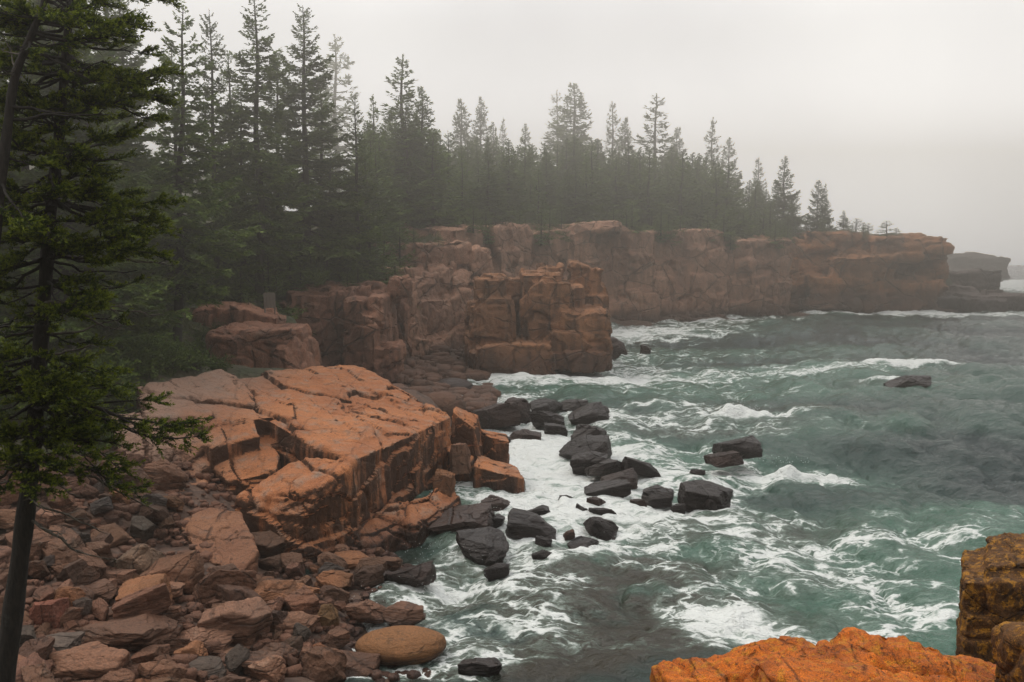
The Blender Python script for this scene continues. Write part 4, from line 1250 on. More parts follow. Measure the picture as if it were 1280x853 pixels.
def spruce(seed, H=16.0, Rb=2.6, cb=0.08, wsp=0.42, nbr=5.5, twsp=0.16, bl=0.30, bw=0.085, space=0.07, skip=0.08, lean=(0, 0), top=0.8, broad=1.0):
    rd, g = random.Random(seed), np.random.default_rng(seed)
    wd = Wood()
    n = 14
    tz = np.linspace(0, H, n)
    ax = lean[0] * (tz / H) ** 1.3 * H + 0.06 * H / 16 * np.sin(tz * 0.9 + seed)
    ay = lean[1] * (tz / H) ** 1.3 * H + 0.06 * H / 16 * np.cos(tz * 0.7 + seed)
    tp = np.stack([ax, ay, tz - 0.3 * (tz == 0)], 1)
    r0 = 0.0115 * H + 0.04
    wd.tube(tp, r0 * (1 - tz / H) ** 0.8 * (1 + 0.6 * np.exp(-tz / 0.4)) + 0.012, 8)
    bs, ds, ls, fs = [], [], [], []
    z = cb * H
    while z < H * 0.985:
        t = (z / H - cb) / (1 - cb)
        prof = (0.75 * (1 - t) ** top + 0.25 * (1 - t) ** 2) * min(1.0, 0.55 + 3.5 * t) * broad
        ring = rd.uniform(0.75, 1.12)
        for b in range(max(2, int(round(nbr * rd.uniform(0.7, 1.3) * (0.6 + 0.4 * (1 - t)))))):
            if rd.random() < skip: continue
            L = Rb * prof * ring * rd.uniform(0.5, 1.15) + 0.10
            az = rd.uniform(0, 2 * math.pi)
            z0 = z + rd.uniform(-0.28, 0.28) * wsp
            c = np.array([np.interp(z0, tz, ax), np.interp(z0, tz, ay), z0])
            slope = -0.38 + 0.85 * t ** 1.3 + rd.uniform(-0.12, 0.12)
            s = np.linspace(0, 1, 5)
            hd = np.array([math.cos(az), math.sin(az)])
            sag = rd.uniform(0.05, 0.3)
            P = np.stack([c[0] + hd[0] * L * s, c[1] + hd[1] * L * s, c[2] + L * (slope * s - sag * s * (1 - s) + 0.22 * s ** 2)], 1)
            wd.tube(P, (0.010 * L + 0.012) * (1 - s * 0.85), 3)
            k = max(3, int(L / twsp))
            for q in range(k):
                u = 0.12 + 0.88 * (q + rd.random()) / k
                p = np.array([np.interp(u, s, P[:, m]) for m in range(3)])
                sd = 1 if q % 2 else -1
                an = az + sd * rd.uniform(0.5, 1.15)
                tl = (0.42 * (1 - u) + 0.16) * L ** 0.75 * rd.uniform(0.6, 1.2)
                bs.append(p)
                ds.append((math.cos(an), math.sin(an), slope * 0.7 - rd.uniform(0.0, 0.22)))
                ls.append(tl)
                fs.append(min(1.0, 0.32 + 0.5 * L))
            fs.append(min(1.0, 0.32 + 0.5 * L))
            bs.append(P[-2])
            ds.append(tuple(P[-1] - P[-2]))
            ls.append(np.linalg.norm(P[-1] - P[-2]) + 0.12)
        z += wsp * rd.uniform(0.75, 1.25) * (1.0 - 0.45 * t)
    bs, ds, ls = np.array(bs), unit(np.array(ds, float)), np.array(ls)
    v, f, hue = blades(g, bs, ds, ls, space, bl, bw, fac=np.array(fs))
    # leader
    lv, lf_, lh = blades(g, np.array([tp[-2]]), unit(np.array([tp[-1] - tp[-2]])), np.array([H / 14.0]), 0.03, bl * 0.35, bw * 0.6)
    f2 = np.concatenate([f, lf_ + len(v)])
    me = mesh_np('crown', np.concatenate([v, lv]), f2, False, {'hue': np.concatenate([hue, lh])})
    me.materials.append(M['needle'])
    wm = wd.mesh('trunk')
    wm.materials.append(M['bark'])
    return wm, me, H


MK = dict(nbr=9, bl=0.24, bw=0.10, space=0.026, wsp=0.62, twsp=0.13)
MID = [spruce(301, 17, 4.4, 0.08, skip=0.06, **MK), spruce(302, 17, 3.8, 0.12, skip=0.10, top=0.75, **MK), spruce(303, 15, 3.6, 0.04, skip=0.06, top=0.9, **MK), spruce(304, 17, 3.5, 0.2, skip=0.16, top=0.75, **MK)]
FAR = [spruce(401, 16, 4.0, 0.05, wsp=0.55, twsp=0.26, bl=0.52, bw=0.17, space=0.06, nbr=8.5), spruce(402, 16, 3.5, 0.08, wsp=0.55, twsp=0.26, bl=0.5, bw=0.16, space=0.06, nbr=8.5, skip=0.15, top=0.9),
       spruce(403, 16, 4.4, 0.04, wsp=0.55, twsp=0.26, bl=0.52, bw=0.17, space=0.06, nbr=8.5, top=0.95), spruce(404, 16, 3.0, 0.22, wsp=0.6, twsp=0.26, bl=0.5, bw=0.16, space=0.06, nbr=8.5, skip=0.3, top=0.75)]
LOW = [spruce(501, 5, 1.9, 0.02, wsp=0.26, twsp=0.13, bl=0.22, bw=0.07, space=0.05, skip=0.05), spruce(502, 4.5, 2.1, 0.02, wsp=0.26, twsp=0.13, bl=0.22, bw=0.07, space=0.05, skip=0.1, top=0.6)]
LEAN = spruce(330, 17, 4.1, 0.24, skip=0.1, lean=(0.045, 0.0), **MK)

tree_no = 0


def tree(var, x, y, zb, H, label, group=None, wide=1.0, yaw=None, name='spruce_tree'):
    global tree_no
    tree_no += 1
    rd = random.Random(tree_no * 77)
    wm, cm, h0 = var
    r = empty(name, (x, y, zb - 0.15))
    s = H / h0
    r.scale = (s * wide, s * wide, s)
    r.rotation_euler = (0, 0, rd.uniform(0, 6.28) if yaw is None else yaw)
    link('trunk', wm, None, r)
    link('crown', cm, None, r)
    tag(r, label, 'tree', group)
    return r


def tree_px(var, px, py, Y, label, group=None, wide=1.0, zb=None, yaw=None, name='spruce_tree', pxb=None):
    p = at_y(px, py, Y)
    x = p[0] if pxb is None else at_y(pxb, 400, Y)[0]
    z = gh1(x, Y) if zb is None else zb
    return tree(var, x, Y, z, p[2] - z, label, group, wide, yaw, name)


# trees one can tell apart by their tops or stems
LT = [
    (LEAN, 240, 2, 50, 'tall dark spruce with a bare leaning trunk standing at the back of the ledge', 1.0, 0.0),
    (MID[1], 262, 8, 66, 'slim spruce, its thin top just right of the leaning-trunk one', .8, None),
    (MID[3], 318, -8, 68, 'spruce with an open ragged top that reaches past the upper edge', 1.15, None),
    (MID[0], 378, 4, 77, 'tall spruce with a full pointed top touching the upper edge, above the columned cliff', 1.1, None),
    (FAR[3], 418, 42, 230, 'pale ghostly spruce top hidden in fog right of the tall full-topped spruce', 1.0, None),
    (MID[2], 444, 116, 78, 'dark narrow spruce standing alone at the top edge of the columned cliff', 1.0, None),
    (FAR[1], 466, 116, 105, 'hazy thin spruce just right of the dark narrow one on the cliff edge', .8, None),
    (FAR[1], 502, 66, 108, 'tallest hazy spruce left of the cove, with an open layered top', 1.15, None),
    (FAR[0], 527, 106, 110, 'hazy spruce shoulder to shoulder with the tallest one left of the cove, a little shorter', .9, None),
    (FAR[0], 576, 122, 130, 'misty narrow spruce top, left of a matching pair above the cove', .8, None),
    (FAR[0], 601, 120, 150, 'misty pointed spruce top, right of a matching pair above the cove', .8, None),
    (FAR[2], 617, 152, 122, 'darker short spruce top just right of the misty pair', .7, None),
    (FAR[1], 629, 146, 240, 'pale spruce peeping over the darker short top right of the misty pair', .7, None),
    (FAR[2], 656, 154, 128, 'darker spruce top standing above the sea stack', .8, None),
    (FAR[3], 697, 112, 330, 'ghostly spire almost dissolved in fog left of the highest pointed crown', .8, None),
    (FAR[0], 718, 103, 150, 'highest pointed spruce crown above the sea stack, full and symmetrical', 1.2, None),
    (FAR[1], 766, 126, 190, 'narrow misty spruce right of the highest pointed crown', .8, None),
    (FAR[0], 782, 146, 156, 'shorter spruce leaning against the narrow misty one', .8, None),
    (FAR[3], 820, 116, 230, 'tall pale spruce with a thick blunt top on a bare stem', 1.1, None),
    (FAR[0], 846, 158, 160, 'misty spruce top just right of the blunt-topped tall one', .8, None),
    (FAR[1], 891, 146, 250, 'pale thin spruce spire near the end of the dense forest wall', .8, None),
    (FAR[2], 912, 172, 166, 'broad spruce that ends the dense forest wall toward the sea', 1.0, None),
    (FAR[1], 948, 196, 260, 'pale spruce in the gap where the forest drops toward the headland', .9, None),
    (FAR[2], 981, 194, 172, 'dark pointed spruce above the headland, first after the gap', 1.0, None),
    (FAR[0], 1023, 224, 172, 'small double-topped spruce on the headland, left stem', .9, None),
    (FAR[1], 1032, 228, 174, 'small double-topped spruce on the headland, right stem', .8, None),
    (FAR[2], 1055, 262, 172, 'low bushy spruce sloping down on the headland', 1.3, None),
]
for v, px, py, Yd, lab, w, yw in LT:
    kw = dict(pxb=222) if v is LEAN else {}
    if 560 < px < 925 and Yd < 200:
        Yd += 90                      # the skyline crowns stand well back in the fog
    tree_px(v, px, py, Yd, lab, None, w * (1.25 if Yd > 100 else 1.0), yaw=yw, **kw)
for px, py, Yd, lab in ((1085, 278, 170, 'wind-clipped scrub spruce on the headland, left of the spiky one'), (1108, 275, 168, 'spiky low scrub spruce at the outer end of the headland'), (1070, 272, 173, 'rounded scrub spruce between the low bushy tree and the clipped one'), (1120, 284, 168, 'lowest scrub spruce creeping along the headland rim')):
    z = at_y(px, 293, Yd)[2]
    tree(LOW[1], at_y(px, 293, Yd)[0], Yd, z - 0.4, at_y(px, py, Yd)[2] - z + 0.4, lab, None, 2.2)
# dark trees in the shade on the left, behind the near ones
GL = 'shaded spruces behind the near trees'
for k, (px, py, Yd, v) in enumerate(((-70, -60, 40, 0), (-25, -90, 44, 1), (20, -60, 48, 3), (62, -90, 40, 0), (104, -40, 52, 1), (96, -60, 47, 3), (150, -20, 64, 0), (128, -90, 60, 2), (40, -100, 62, 0), (-90, -120, 60, 1), (215, 60, 64, 2), (285, 60, 76, 2), (345, 60, 82, 0), (400, 90, 86, 1), (300, 110, 72, 2), (345, 150, 76, 2), (412, 190, 79, 2))):
    tree_px(MID[v], px, py, Yd, 'shaded spruce filling the dark forest on the left behind the near trees', GL)
# the hazy wall of forest round the cove
GW = 'spruces of the hazy forest wall'
rd = random.Random(21)
sky = np.array([(420, 150), (480, 150), (500, 130), (540, 150), (560, 165), (640, 175), (690, 180), (718, 165), (760, 178), (800, 180), (850, 185), (900, 195), (940, 215), (960, 235), (1000, 250), (1040, 278)], float)
cnt = 0
for k in range(150):
    px = rd.uniform(455, 1010)
    edge = np.interp(px, [455, 500, 590, 700, 780, 940, 1010], [84, 103, 112, 134, 148, 158, 168])
    Yd = edge + rd.uniform(0, 1) ** 1.3 * 60
    py = np.interp(px, sky[:, 0], sky[:, 1]) + rd.uniform(-6, 46) * (1 if Yd < edge + 15 else 0.4)
    p = at_y(px, py, Yd)
    z = gh1(p[0], Yd)
    if p[2] - z < 5: continue
    tree(FAR[rd.randrange(4) if rd.random() < .6 else 2], p[0], Yd, z, p[2] - z, 'hazy spruce among many alike in the misty forest wall behind the cove', GW, rd.uniform(1.1, 1.7))
    cnt += 1
# low young spruces and boughs along the cliff tops
GY = 'young spruces along the cliff tops'
for (px, py, Yd, b) in ((300, 325, 66, None), (335, 318, 68, None), (362, 305, 74, None), (388, 300, 75, None), (408, 300, 76, None), (425, 285, 77, None), (462, 262, 80, None), (480, 290, 83, None), (440, 280, 78, None), (282, 340, 66, None), (345, 335, 68, None), (395, 320, 75, None), (375, 325, 74, None),
                        (500, 282, 90, None), (525, 270, 108, None), (550, 268, 110, None), (575, 262, 114, None), (610, 258, 117, None), (650, 262, 124, None), (690, 265, 133, None), (735, 262, 142, None), (790, 262, 148, None), (815, 262, 150, None), (850, 262, 156, None), (900, 262, 160, None), (930, 262, 163, None), (955, 262, 166, None), (985, 272, 169, None), (150, 400, 50, None), (120, 380, 50, None), (90, 400, 47, None), (60, 390, 46, None), (20, 400, 45, None), (-15, 390, 45, None), (310, 365, 62.5, None), (105, 430, 46, None), (45, 440, 43, None), (0, 440, 43, None), (140, 440, 47, None)):
    tree_px(LOW[int(px) % 2], px, py, Yd, 'young bushy spruce in the row of undergrowth that edges the cliff tops', GY, 1.15, name='young_spruce')


rd = random.Random(44)
for P, n, h0, h1 in ((PC, 26, 2.2, 5.0), (PB2, 9, 1.5, 3.0), (PD[:4], 12, 1.2, 3.2), (PA, 7, 1.2, 2.4)):
    for k in range(n):
        q = rd.uniform(0.0, len(P) - 1.01)
        i, fr = int(q), q - int(q)
        a, b = np.array(P[i]), np.array(P[i + 1])
        c = a * (1 - fr) + b * fr
        d = (b - a)[:2] / np.hypot(*(b - a)[:2])
        o = rd.uniform(0.3, 3.0)
        tree(LOW[k % 2], c[0] - d[1] * o, c[1] + d[0] * o, c[3] - rd.uniform(0.3, 1.6), rd.uniform(h0, h1), 'stunted spruce clinging to the very rim of a cliff', 'stunted spruces on the cliff rims', rd.uniform(0.9, 1.5), name='young_spruce')


# ------------------------------------------------------------------ the near trees on the left, branch by branch
def near_tree(name, label, Y0, trunk, rads, branches, seed, autos):
    rd, g = random.Random(seed), np.random.default_rng(seed)
    tp = np.array([at_y(px, py, Y0 + dy) for (px, py, dy) in trunk])
    # resample the trunk smoothly
    s = np.linspace(0, len(tp) - 1, 40)
    T_ = np.stack([np.interp(s, np.arange(len(tp)), tp[:, m]) for m in range(3)], 1)
    for _ in range(6): T_[1:-1] = (T_[:-2] + 2 * T_[1:-1] + T_[2:]) / 4
    rr = np.interp(s, np.arange(len(tp)), rads)
    base = tp[0]
    wd, deads = Wood(), []
    wd.tube(T_ - base, rr * (1 + 0.08 * np.sin(s * 9)), 12)
    bs, ds, ls = [], [], []

    def near_trunk(py_z):
        k = np.argmin(np.abs(T_[:, 2] - py_z))
        return T_[k]

    def branch(a, b, fol, start=0.3, sag=0.12):
        L = np.linalg.norm(b - a)
        n = 9
        u = np.linspace(0, 1, n)
        off = np.zeros((n, 3))
        off[:, 2] = -sag * L * 4 * u * (1 - u) * rd.uniform(-0.4, 1.0)
        wob = np.cumsum(g.normal(size=(n, 3)) * 0.022 * L, 0)
        wob -= u[:, None] * wob[-1]
        P = a + (b - a) * u[:, None] + off + wob
        dw = Wood() if fol <= 0 else None
        if dw: deads.append(dw)
        (wd if fol > 0 else dw).tube(P - base, (0.009 + 0.010 * L) * (1 - 0.8 * u), 5)
        at = lambda q: np.array([np.interp(q, u, P[:, m]) for m in range(3)])
        d0 = unit(b - a)
        ph = rd.uniform(0, 6.28)
        m = int(L / 0.034)
        for q in range(m):
            v = rd.uniform(0.08, 1.0)
            leafy = fol > 0 and v > start and rd.random() < fol and (math.sin(v * L * 9.0 + ph) > -0.35 or v > 0.9)
            p = at(v)
            sd = rd.choice((-1, 1))
            hz = unit(np.cross(d0, np.array([0, 0, 1.0])))
            dr = unit(d0 * rd.uniform(0.4, 1.0) + hz * sd * rd.uniform(0.4, 1.1) + np.array([0, 0, rd.uniform(-0.25, 0.45)]))
            sl = rd.uniform(0.10, 0.30) * (0.6 + 0.6 * (1 - abs(v - 0.6))) * min(1.0, 0.5 + 0.4 * L)
            if not leafy:
                if rd.random() < 0.33:
                    e = p + dr * sl * 0.9
                    (dw or wd).tube(np.array([p, (p + e) / 2 + g.normal(size=3) * 0.012, e]) - base, [0.006, 0.004, 0.0015], 3)
                continue
            e = p + dr * sl
            wd.tube(np.array([p, e]) - base, [0.006, 0.002], 3)
            bs.append(p); ds.append(dr); ls.append(sl + 0.03)
            for k in range(rd.randint(5, 8)):
                w = rd.uniform(0.15, 1.0)
                d2 = unit(dr * 0.8 + hz * rd.uniform(-0.9, 0.9) + d0 * 0.3 + np.array([0, 0, rd.uniform(-0.2, 0.75)]))
                bs.append(p + dr * sl * w); ds.append(d2); ls.append(rd.uniform(0.05, 0.12))

    for (p0, p1, fol, start, dy) in branches:
        a0 = at_y(p0[0], p0[1], Y0)
        a = near_trunk(a0[2])
        b = at_y(p1[0], p1[1], Y0 + dy)
        branch(a, b, fol, start)
    for (n, zlo, zhi, lmin, lmax, azl, azh, fol) in autos:
        for k in range(n):
            z = rd.uniform(zlo, zhi)
            a = near_trunk(z)
            az, L = rd.uniform(azl, azh), rd.uniform(lmin, lmax)
            b = a + L * np.array([math.cos(az), math.sin(az), rd.uniform(-0.35, 0.25)])
            branch(a, b, fol, 0.35)
    v, f, hue = blades(g, np.array(bs) - base, unit(np.array(ds)), np.array(ls), 0.0062, 0.034, 0.0115, 0.3, True, tip=0.65)
    r = empty(name, tuple(base))
    tm = wd.mesh('trunk')
    link('trunk', tm, M['bark'], r)
    for dw in deads: link('dead_branch', dw.mesh('dead_branch'), M['dead'], r)
    link('crown', mesh_np('crown', v, f, False, {'hue': hue}), M['needle_near'], r)
    tag(r, label, 'tree')
    return r


BR = [((85, 20), (140, -15), .9, .25, .3), ((85, 40), (152, 52), .9, .25, .3), ((85, 60), (160, 98), .9, .3, -.2), ((82, 70), (130, 75), .9, .2, -.3), ((82, 90), (155, 130), .8, .35, .2), ((78, 100), (186, 92), .35, .75, .4), ((76, 118), (190, 150), .85, .66, -.1),
      ((76, 140), (168, 120), .8, .4, -.4), ((75, 105), (120, 120), .9, .2, .2), ((74, 160), (30, 105), .9, .2, -.2), ((74, 130), (22, 110), .95, .1, -.3), ((73, 165), (120, 128), .95, .2, -.4), ((72, 150), (60, 118), .95, .2, -.5),
      ((70, 190), (148, 200), .95, .15, -.3), ((70, 200), (40, 190), .95, .2, -.4), ((68, 215), (178, 236), .9, .3, .2), ((66, 235), (202, 250), .95, .35, -.1), ((66, 245), (130, 230), .95, .2, -.5), ((64, 255), (196, 276), .95, .4, .1), ((64, 262), (150, 262), .95, .2, -.4), ((62, 285), (150, 300), .5, .4, .3),
      ((60, 300), (110, 312), .8, .3, -.3), ((60, 315), (172, 338), .35, .6, .4), ((58, 318), (205, 330), 0, 0, .5), ((57, 345), (168, 352), .85, .45, .1), ((56, 340), (190, 395), 0, 0, .2), ((55, 370), (160, 386), 0, 0, -.2), ((54, 372), (130, 378), .9, .3, -.3), ((54, 395), (150, 402), .8, .4, .2),
      ((52, 405), (162, 394), 0, 0, .3), ((52, 392), (158, 404), 0, 0, -.3), ((52, 415), (120, 425), .7, .3, .0), ((50, 440), (125, 462), .5, .4, .3), ((48, 430), (140, 418), 0, 0, .4), ((48, 455), (150, 492), .6, .45, .3), ((47, 462), (198, 502), .8, .62, .2), ((46, 468), (256, 545), .95, .70, .0), ((46, 475), (232, 528), .95, .72, -.3), ((45, 490), (212, 540), .95, .66, .2),
      ((44, 500), (172, 540), .5, .5, .1), ((44, 510), (150, 588), .95, .66, -.3), ((44, 515), (132, 600), .95, .6, -.1), ((42, 540), (168, 615), .55, .72, .2), ((44, 560), (90, 512), .9, .4, -.3), ((42, 540), (62, 570), .9, .3, -.5), ((43, 520), (10, 560), .95, .2, -.5), ((42, 480), (85, 505), .95, .2, -.5), ((44, 470), (60, 480), .95, .1, -.7), ((44, 500), (70, 490), .95, .1, -.7),
      ((40, 590), (98, 600), 0, 0, .1), ((41, 598), (100, 622), 0, 0, .3), ((40, 625), (135, 668), 0, 0, .2), ((38, 648), (82, 676), 0, 0, -.2), ((38, 640), (145, 700), 0, 0, .4), ((40, 600), (-20, 610), 0, 0, -.2), ((38, 610), (60, 640), 0, 0, -.3), ((44, 560), (200, 640), 0, 0, .3)]
for py in range(-20, 580, 17):
    BR.append(((60, py), (-30 + 25 * math.sin(py), py + 25 + 20 * math.cos(py * 1.7)), .9 if not 385 < py < 450 else .45, .25, 0.6 * math.sin(py * 2.3)))
near_tree('spruce_tree', 'near dark spruce at the left edge with a straight leaning trunk and ragged green boughs', 10.0,
          [(-8, 960, 0), (22, 720, 0), (38, 600, 0), (52, 420, .05), (64, 252, .05), (75, 168, .1), (85, 39, .15), (94, -90, .2)], [0.12, 0.095, 0.085, 0.072, 0.058, 0.05, 0.04, 0.025], BR, 61,
          [(34, 7.9, 9.1, .4, 1.0, -2.8, -0.3, .95), (64, 9.2, 13.0, .4, 1.2, -2.9, -0.2, .95), (26, 8.0, 12.8, .5, 1.3, 0.4, 2.7, .85), (16, 10.0, 12.8, .7, 1.15, -0.7, 0.4, .95), (12, 8.0, 8.7, .5, 0.95, -0.8, 0.4, .9)])
BR2 = [((38, 45), (80, 55), .5, .5, .1), ((33, 62), (128, 105), .35, .72, .0), ((36, 48), (80, 48), .2, .5, .1), ((45, 25), (165, 22), .95, .3, .0), ((48, 15), (140, -12), .95, .25, .2), ((50, 5), (120, 38), .9, .4, -.2), ((15, 135), (122, 150), .15, .7, .1), ((12, 150), (128, 142), .12, .7, -.1), ((20, 100), (0, 85), 0, 0, -.2),
       ((17, 90), (12, 55), 0, 0, .1), ((30, 70), (2, 62), 0, 0, .1), ((45, 25), (0, 10), .95, .3, -.1), ((40, 20), (20, 8), .95, .2, -.2), ((8, 180), (-40, 190), .9, .3, .1), ((5, 200), (60, 205), .9, .3, .2), ((0, 240), (40, 282), .95, .4, -.3), ((0, 260), (36, 290), .95, .3, -.2), ((52, 0), (100, 12), .95, .2, .3), ((50, -5), (150, 45), .95, .4, .3), ((46, 12), (90, 28), .9, .3, -.2)]
near_tree('spruce_tree', 'nearest crooked dark spruce stem curving in from the upper left corner', 9.0,
          [(-46, 1010, 0), (-34, 600, 0), (-12, 330, 0), (9, 165, 0), (17, 95, 0), (30, 66, 0), (45, 30, 0), (54, 8, 0), (72, -60, .1)], [0.085, 0.07, 0.055, 0.042, 0.038, 0.034, 0.03, 0.026, 0.015], BR2, 62,
          [(14, 11.6, 13.2, .4, .9, -1.2, 1.2, .9), (10, 9.0, 11.0, .4, .8, 2.0, 4.3, .9)])


# ------------------------------------------------------------------ shrubs, grass
def shrub_mesh(seed, leaf=0.09, n=2600):
    g = np.random.default_rng(seed)
    rd = random.Random(seed)
    wd = Wood()
    bs, ds, ls = [], [], []
    for k in range(46):
        az, el = rd.uniform(0, 6.28), rd.uniform(0.25, 1.4)
        L = rd.uniform(0.5, 1.0)
        e = np.array([math.cos(az) * math.cos(el), math.sin(az) * math.cos(el), math.sin(el) * 0.9]) * L
        wd.tube(np.array([[0, 0, -0.1], e * 0.5 + g.normal(size=3) * 0.05, e]), [0.018, 0.010, 0.003], 3)
        for q in range(9):
            u = rd.uniform(0.3, 1)
            bs.append(e * u); ds.append(unit(e + g.normal(size=3) * 0.7)); ls.append(rd.uniform(0.1, 0.3))
    v, f, hue = blades(g, np.array(bs), unit(np.array(ds)), np.array(ls), 0.03, leaf, leaf * 0.5, 0.3, True)
    a, b = wd.mesh('stem'), mesh_np('foliage', v, f, False, {'hue': hue})
    a.materials.append(M['bark'])
    b.materials.append(M['leaf'])
    return a, b


SH = [shrub_mesh(701), shrub_mesh(702), shrub_mesh(703)]
more = []
for k, (px, py, s_) in enumerate(((20, 560, 1.2), (70, 545, 1.3), (120, 560, 1.1), (150, 515, 1.3), (90, 500, 1.5), (40, 480, 1.6), (0, 470, 1.6), (130, 470, 1.5), (175, 500, .9), (160, 450, 1.5), (90, 455, 1.6), (195, 445, 1.3), (215, 448, 1.0), (248, 440, 1.1), (60, 430, 1.6), (15, 430, 1.6), (128, 430, 1.5), (185, 420, 1.4), (250, 425, .9), (268, 450, .9), (232, 455, .9), (110, 530, 1.2), (30, 520, 1.4), (5, 610, 1.0), (60, 600, .9), (130, 600, .8))):
    more.append((px, py, 45, s_, 'shrub in the dark thicket between the near trees and the ledge'))
shr = [(180, 470, 46, 1.5, 'dark leafy shrub at the left back corner of the ledge'), (205, 462, 49, 1.6, 'leafy shrub left of the foot of the leaning spruce'), (240, 462, 49, 1.3, 'olive shrub at the foot of the leaning spruce'), (268, 466, 50, 1.2, 'yellow-green shrub spilling onto the ledge below the rounded outcrop'),
       (275, 412, 56.5, 0.9, 'bright green shrub beside the trunk on top of the rounded outcrop'), (140, 480, 44, 1.8, 'big dark shrub under the near spruce boughs, upper one'), (110, 500, 41, 1.7, 'big dark shrub under the near spruce boughs, lower one'), (165, 440, 52, 1.8, 'shrub in the shade left of the leaning spruce'),
       (120, 440, 50, 2.0, 'broad shaded shrub deep behind the near spruce'), (60, 470, 45, 2.0, 'shaded shrub behind the near spruce trunk, upper one'), (30, 510, 41, 1.8, 'shaded shrub behind the near spruce trunk, lower one'), (200, 425, 56, 1.5, 'shrub behind the leaning spruce trunk'), (395, 345, 71, 1.3, 'olive shrub on the rim of the columned cliff'),
       (375, 355, 70, 1.2, 'small shrub at the left rim of the columned cliff'), (590, 295, 112, 2.0, 'misty shrub hanging in the gully between two cliffs'), (700, 288, 139, 2.2, 'misty shrub on the rim beside the flat-topped block of the long cliff'), (150, 545, 38.5, 1.2, 'shadowed shrub in the crack left of the ledge'), (-20, 470, 45, 2.2, 'dark shrub at the left edge behind the trunk')]
for i, (px, py, Yd, s, lab) in enumerate(shr + more):
    p = ground_at(px, py)
    if abs(p[1] - Yd) > 14:
        p = at_y(px, py, Yd)
        p[2] = max(gh1(p[0], Yd), p[2] - 0.5)
    r = empty('shrub', tuple(p))
    r.scale = (s * 1.1, s * 1.1, s * 0.85)
    r.rotation_euler = (0, 0, i * 1.3)
    link('stem', SH[i % 3][0], None, r)
    link('foliage', SH[i % 3][1], None, r)
    tag(r, lab, 'shrub', 'shrubs of the dark thicket' if i >= len(shr) else None)

g = np.random.default_rng(91)
pts = []
for (x0, x1, y0, y1, n) in ((-26, -12, 38, 62, 9000), (-20, -6, 66, 84, 6000), (-14, 0, 100, 118, 5000), (-5, 40, 125, 165, 7000), (40, 66, 160, 180, 4000)):
    pts.append(np.stack([g.uniform(x0, x1, n), g.uniform(y0, y1, n)], 1))
pts = np.concatenate(pts)
gzz = ghf(pts[:, 0], pts[:, 1])
m = gzz > 4.6
pts, gzz = pts[m], gzz[m]
b = np.concatenate([pts, gzz[:, None] - 0.03], 1)
v, f, hue = blades(g, b, unit(np.stack([g.normal(size=len(b)) * 0.4, g.normal(size=len(b)) * 0.4, np.ones(len(b))], 1)), np.full(len(b), 0.12), 0.03, 0.42, 0.035, 0.5)
o = link('grass', mesh_np('grass', v, f, False, {'hue': hue}), M['grassm'])
tag(o, 'rough grass on the banks and cliff tops', 'grass', kind='stuff')

# ------------------------------------------------------------------ weathered board among the spruces, and a bird
bp_ = at_y(337, 388, 60.5)
r = empty('wooden_board', (bp_[0], bp_[1], bp_[2] - 0.4))
bm = bmesh.new()
for k in range(4):
    mt = Matrix.Translation((-0.27 + k * 0.18, 0, 1.0)) @ Matrix.Diagonal((0.17, 0.04, 0.92 + 0.03 * (k % 2), 1))
    bmesh.ops.create_cube(bm, size=1.0, matrix=mt)
bmesh.ops.bevel(bm, geom=bm.edges[:], offset=0.008, segments=1, affect='EDGES')
me = bpy.data.meshes.new('panel')
bm.to_mesh(me); bm.free()
link('panel', me, M['board'], r)
for sx in (-0.3, 0.3):
    bm = bmesh.new()
    bmesh.ops.create_cube(bm, size=1.0, matrix=Matrix.Translation((sx, 0.07, 0.55)) @ Matrix.Diagonal((0.08, 0.08, 1.7, 1)))
    bmesh.ops.bevel(bm, geom=bm.edges[:], offset=0.008, segments=1, affect='EDGES')
    me = bpy.data.meshes.new('post')
    bm.to_mesh(me); bm.free()
    link('post', me, M['board'], r)
tag(r, 'small grey plank board half hidden by spruce boughs above the outcrop', 'board')

bm = bmesh.new()
prof = [(-0.24, 0.004), (-0.15, 0.03), (-0.05, 0.055), (0.05, 0.06), (0.13, 0.045), (0.17, 0.035), (0.20, 0.032), (0.225, 0.012), (0.26, 0.002)]
prev = None
for x, rr in prof:
    ring = [bm.verts.new((x, rr * math.cos(t), rr * math.sin(t) + 0.02 * (x > 0.15))) for t in np.arange(8) / 8 * 2 * math.pi]
    if prev:
        for i in range(8): bm.faces.new((prev[i], prev[(i + 1) % 8], ring[(i + 1) % 8], ring[i]))
    else: bm.faces.new(ring[::-1])
    prev = ring
bm.faces.new(prev)
for sg in (-1, 1):
    top = [bm.verts.new(p) for p in ((0.10, sg * 0.03, 0.03), (0.06, sg * 0.22, 0.16), (-0.06, sg * 0.42, 0.22), (-0.10, sg * 0.22, 0.14), (-0.08, sg * 0.03, 0.02))]
    low = [bm.verts.new(q.co - Vector((0, 0, 0.012))) for q in top]
    bm.faces.new(top if sg < 0 else top[::-1]); bm.faces.new(low[::-1] if sg < 0 else low)
    for i in range(5): bm.faces.new((top[i], top[(i + 1) % 5], low[(i + 1) % 5], low[i]))
bmesh.ops.recalc_face_normals(bm, faces=bm.faces[:])
me = bpy.data.meshes.new('bird')
bm.to_mesh(me); bm.free()
o = link('bird', me, M['bird'])
o.location = tuple(at_y(671, 237, 95))
o.rotation_euler = (0.9, 0, 1.2)
tag(o, 'tiny dark bird flying before the misty spruces above the sea stack', 'bird')

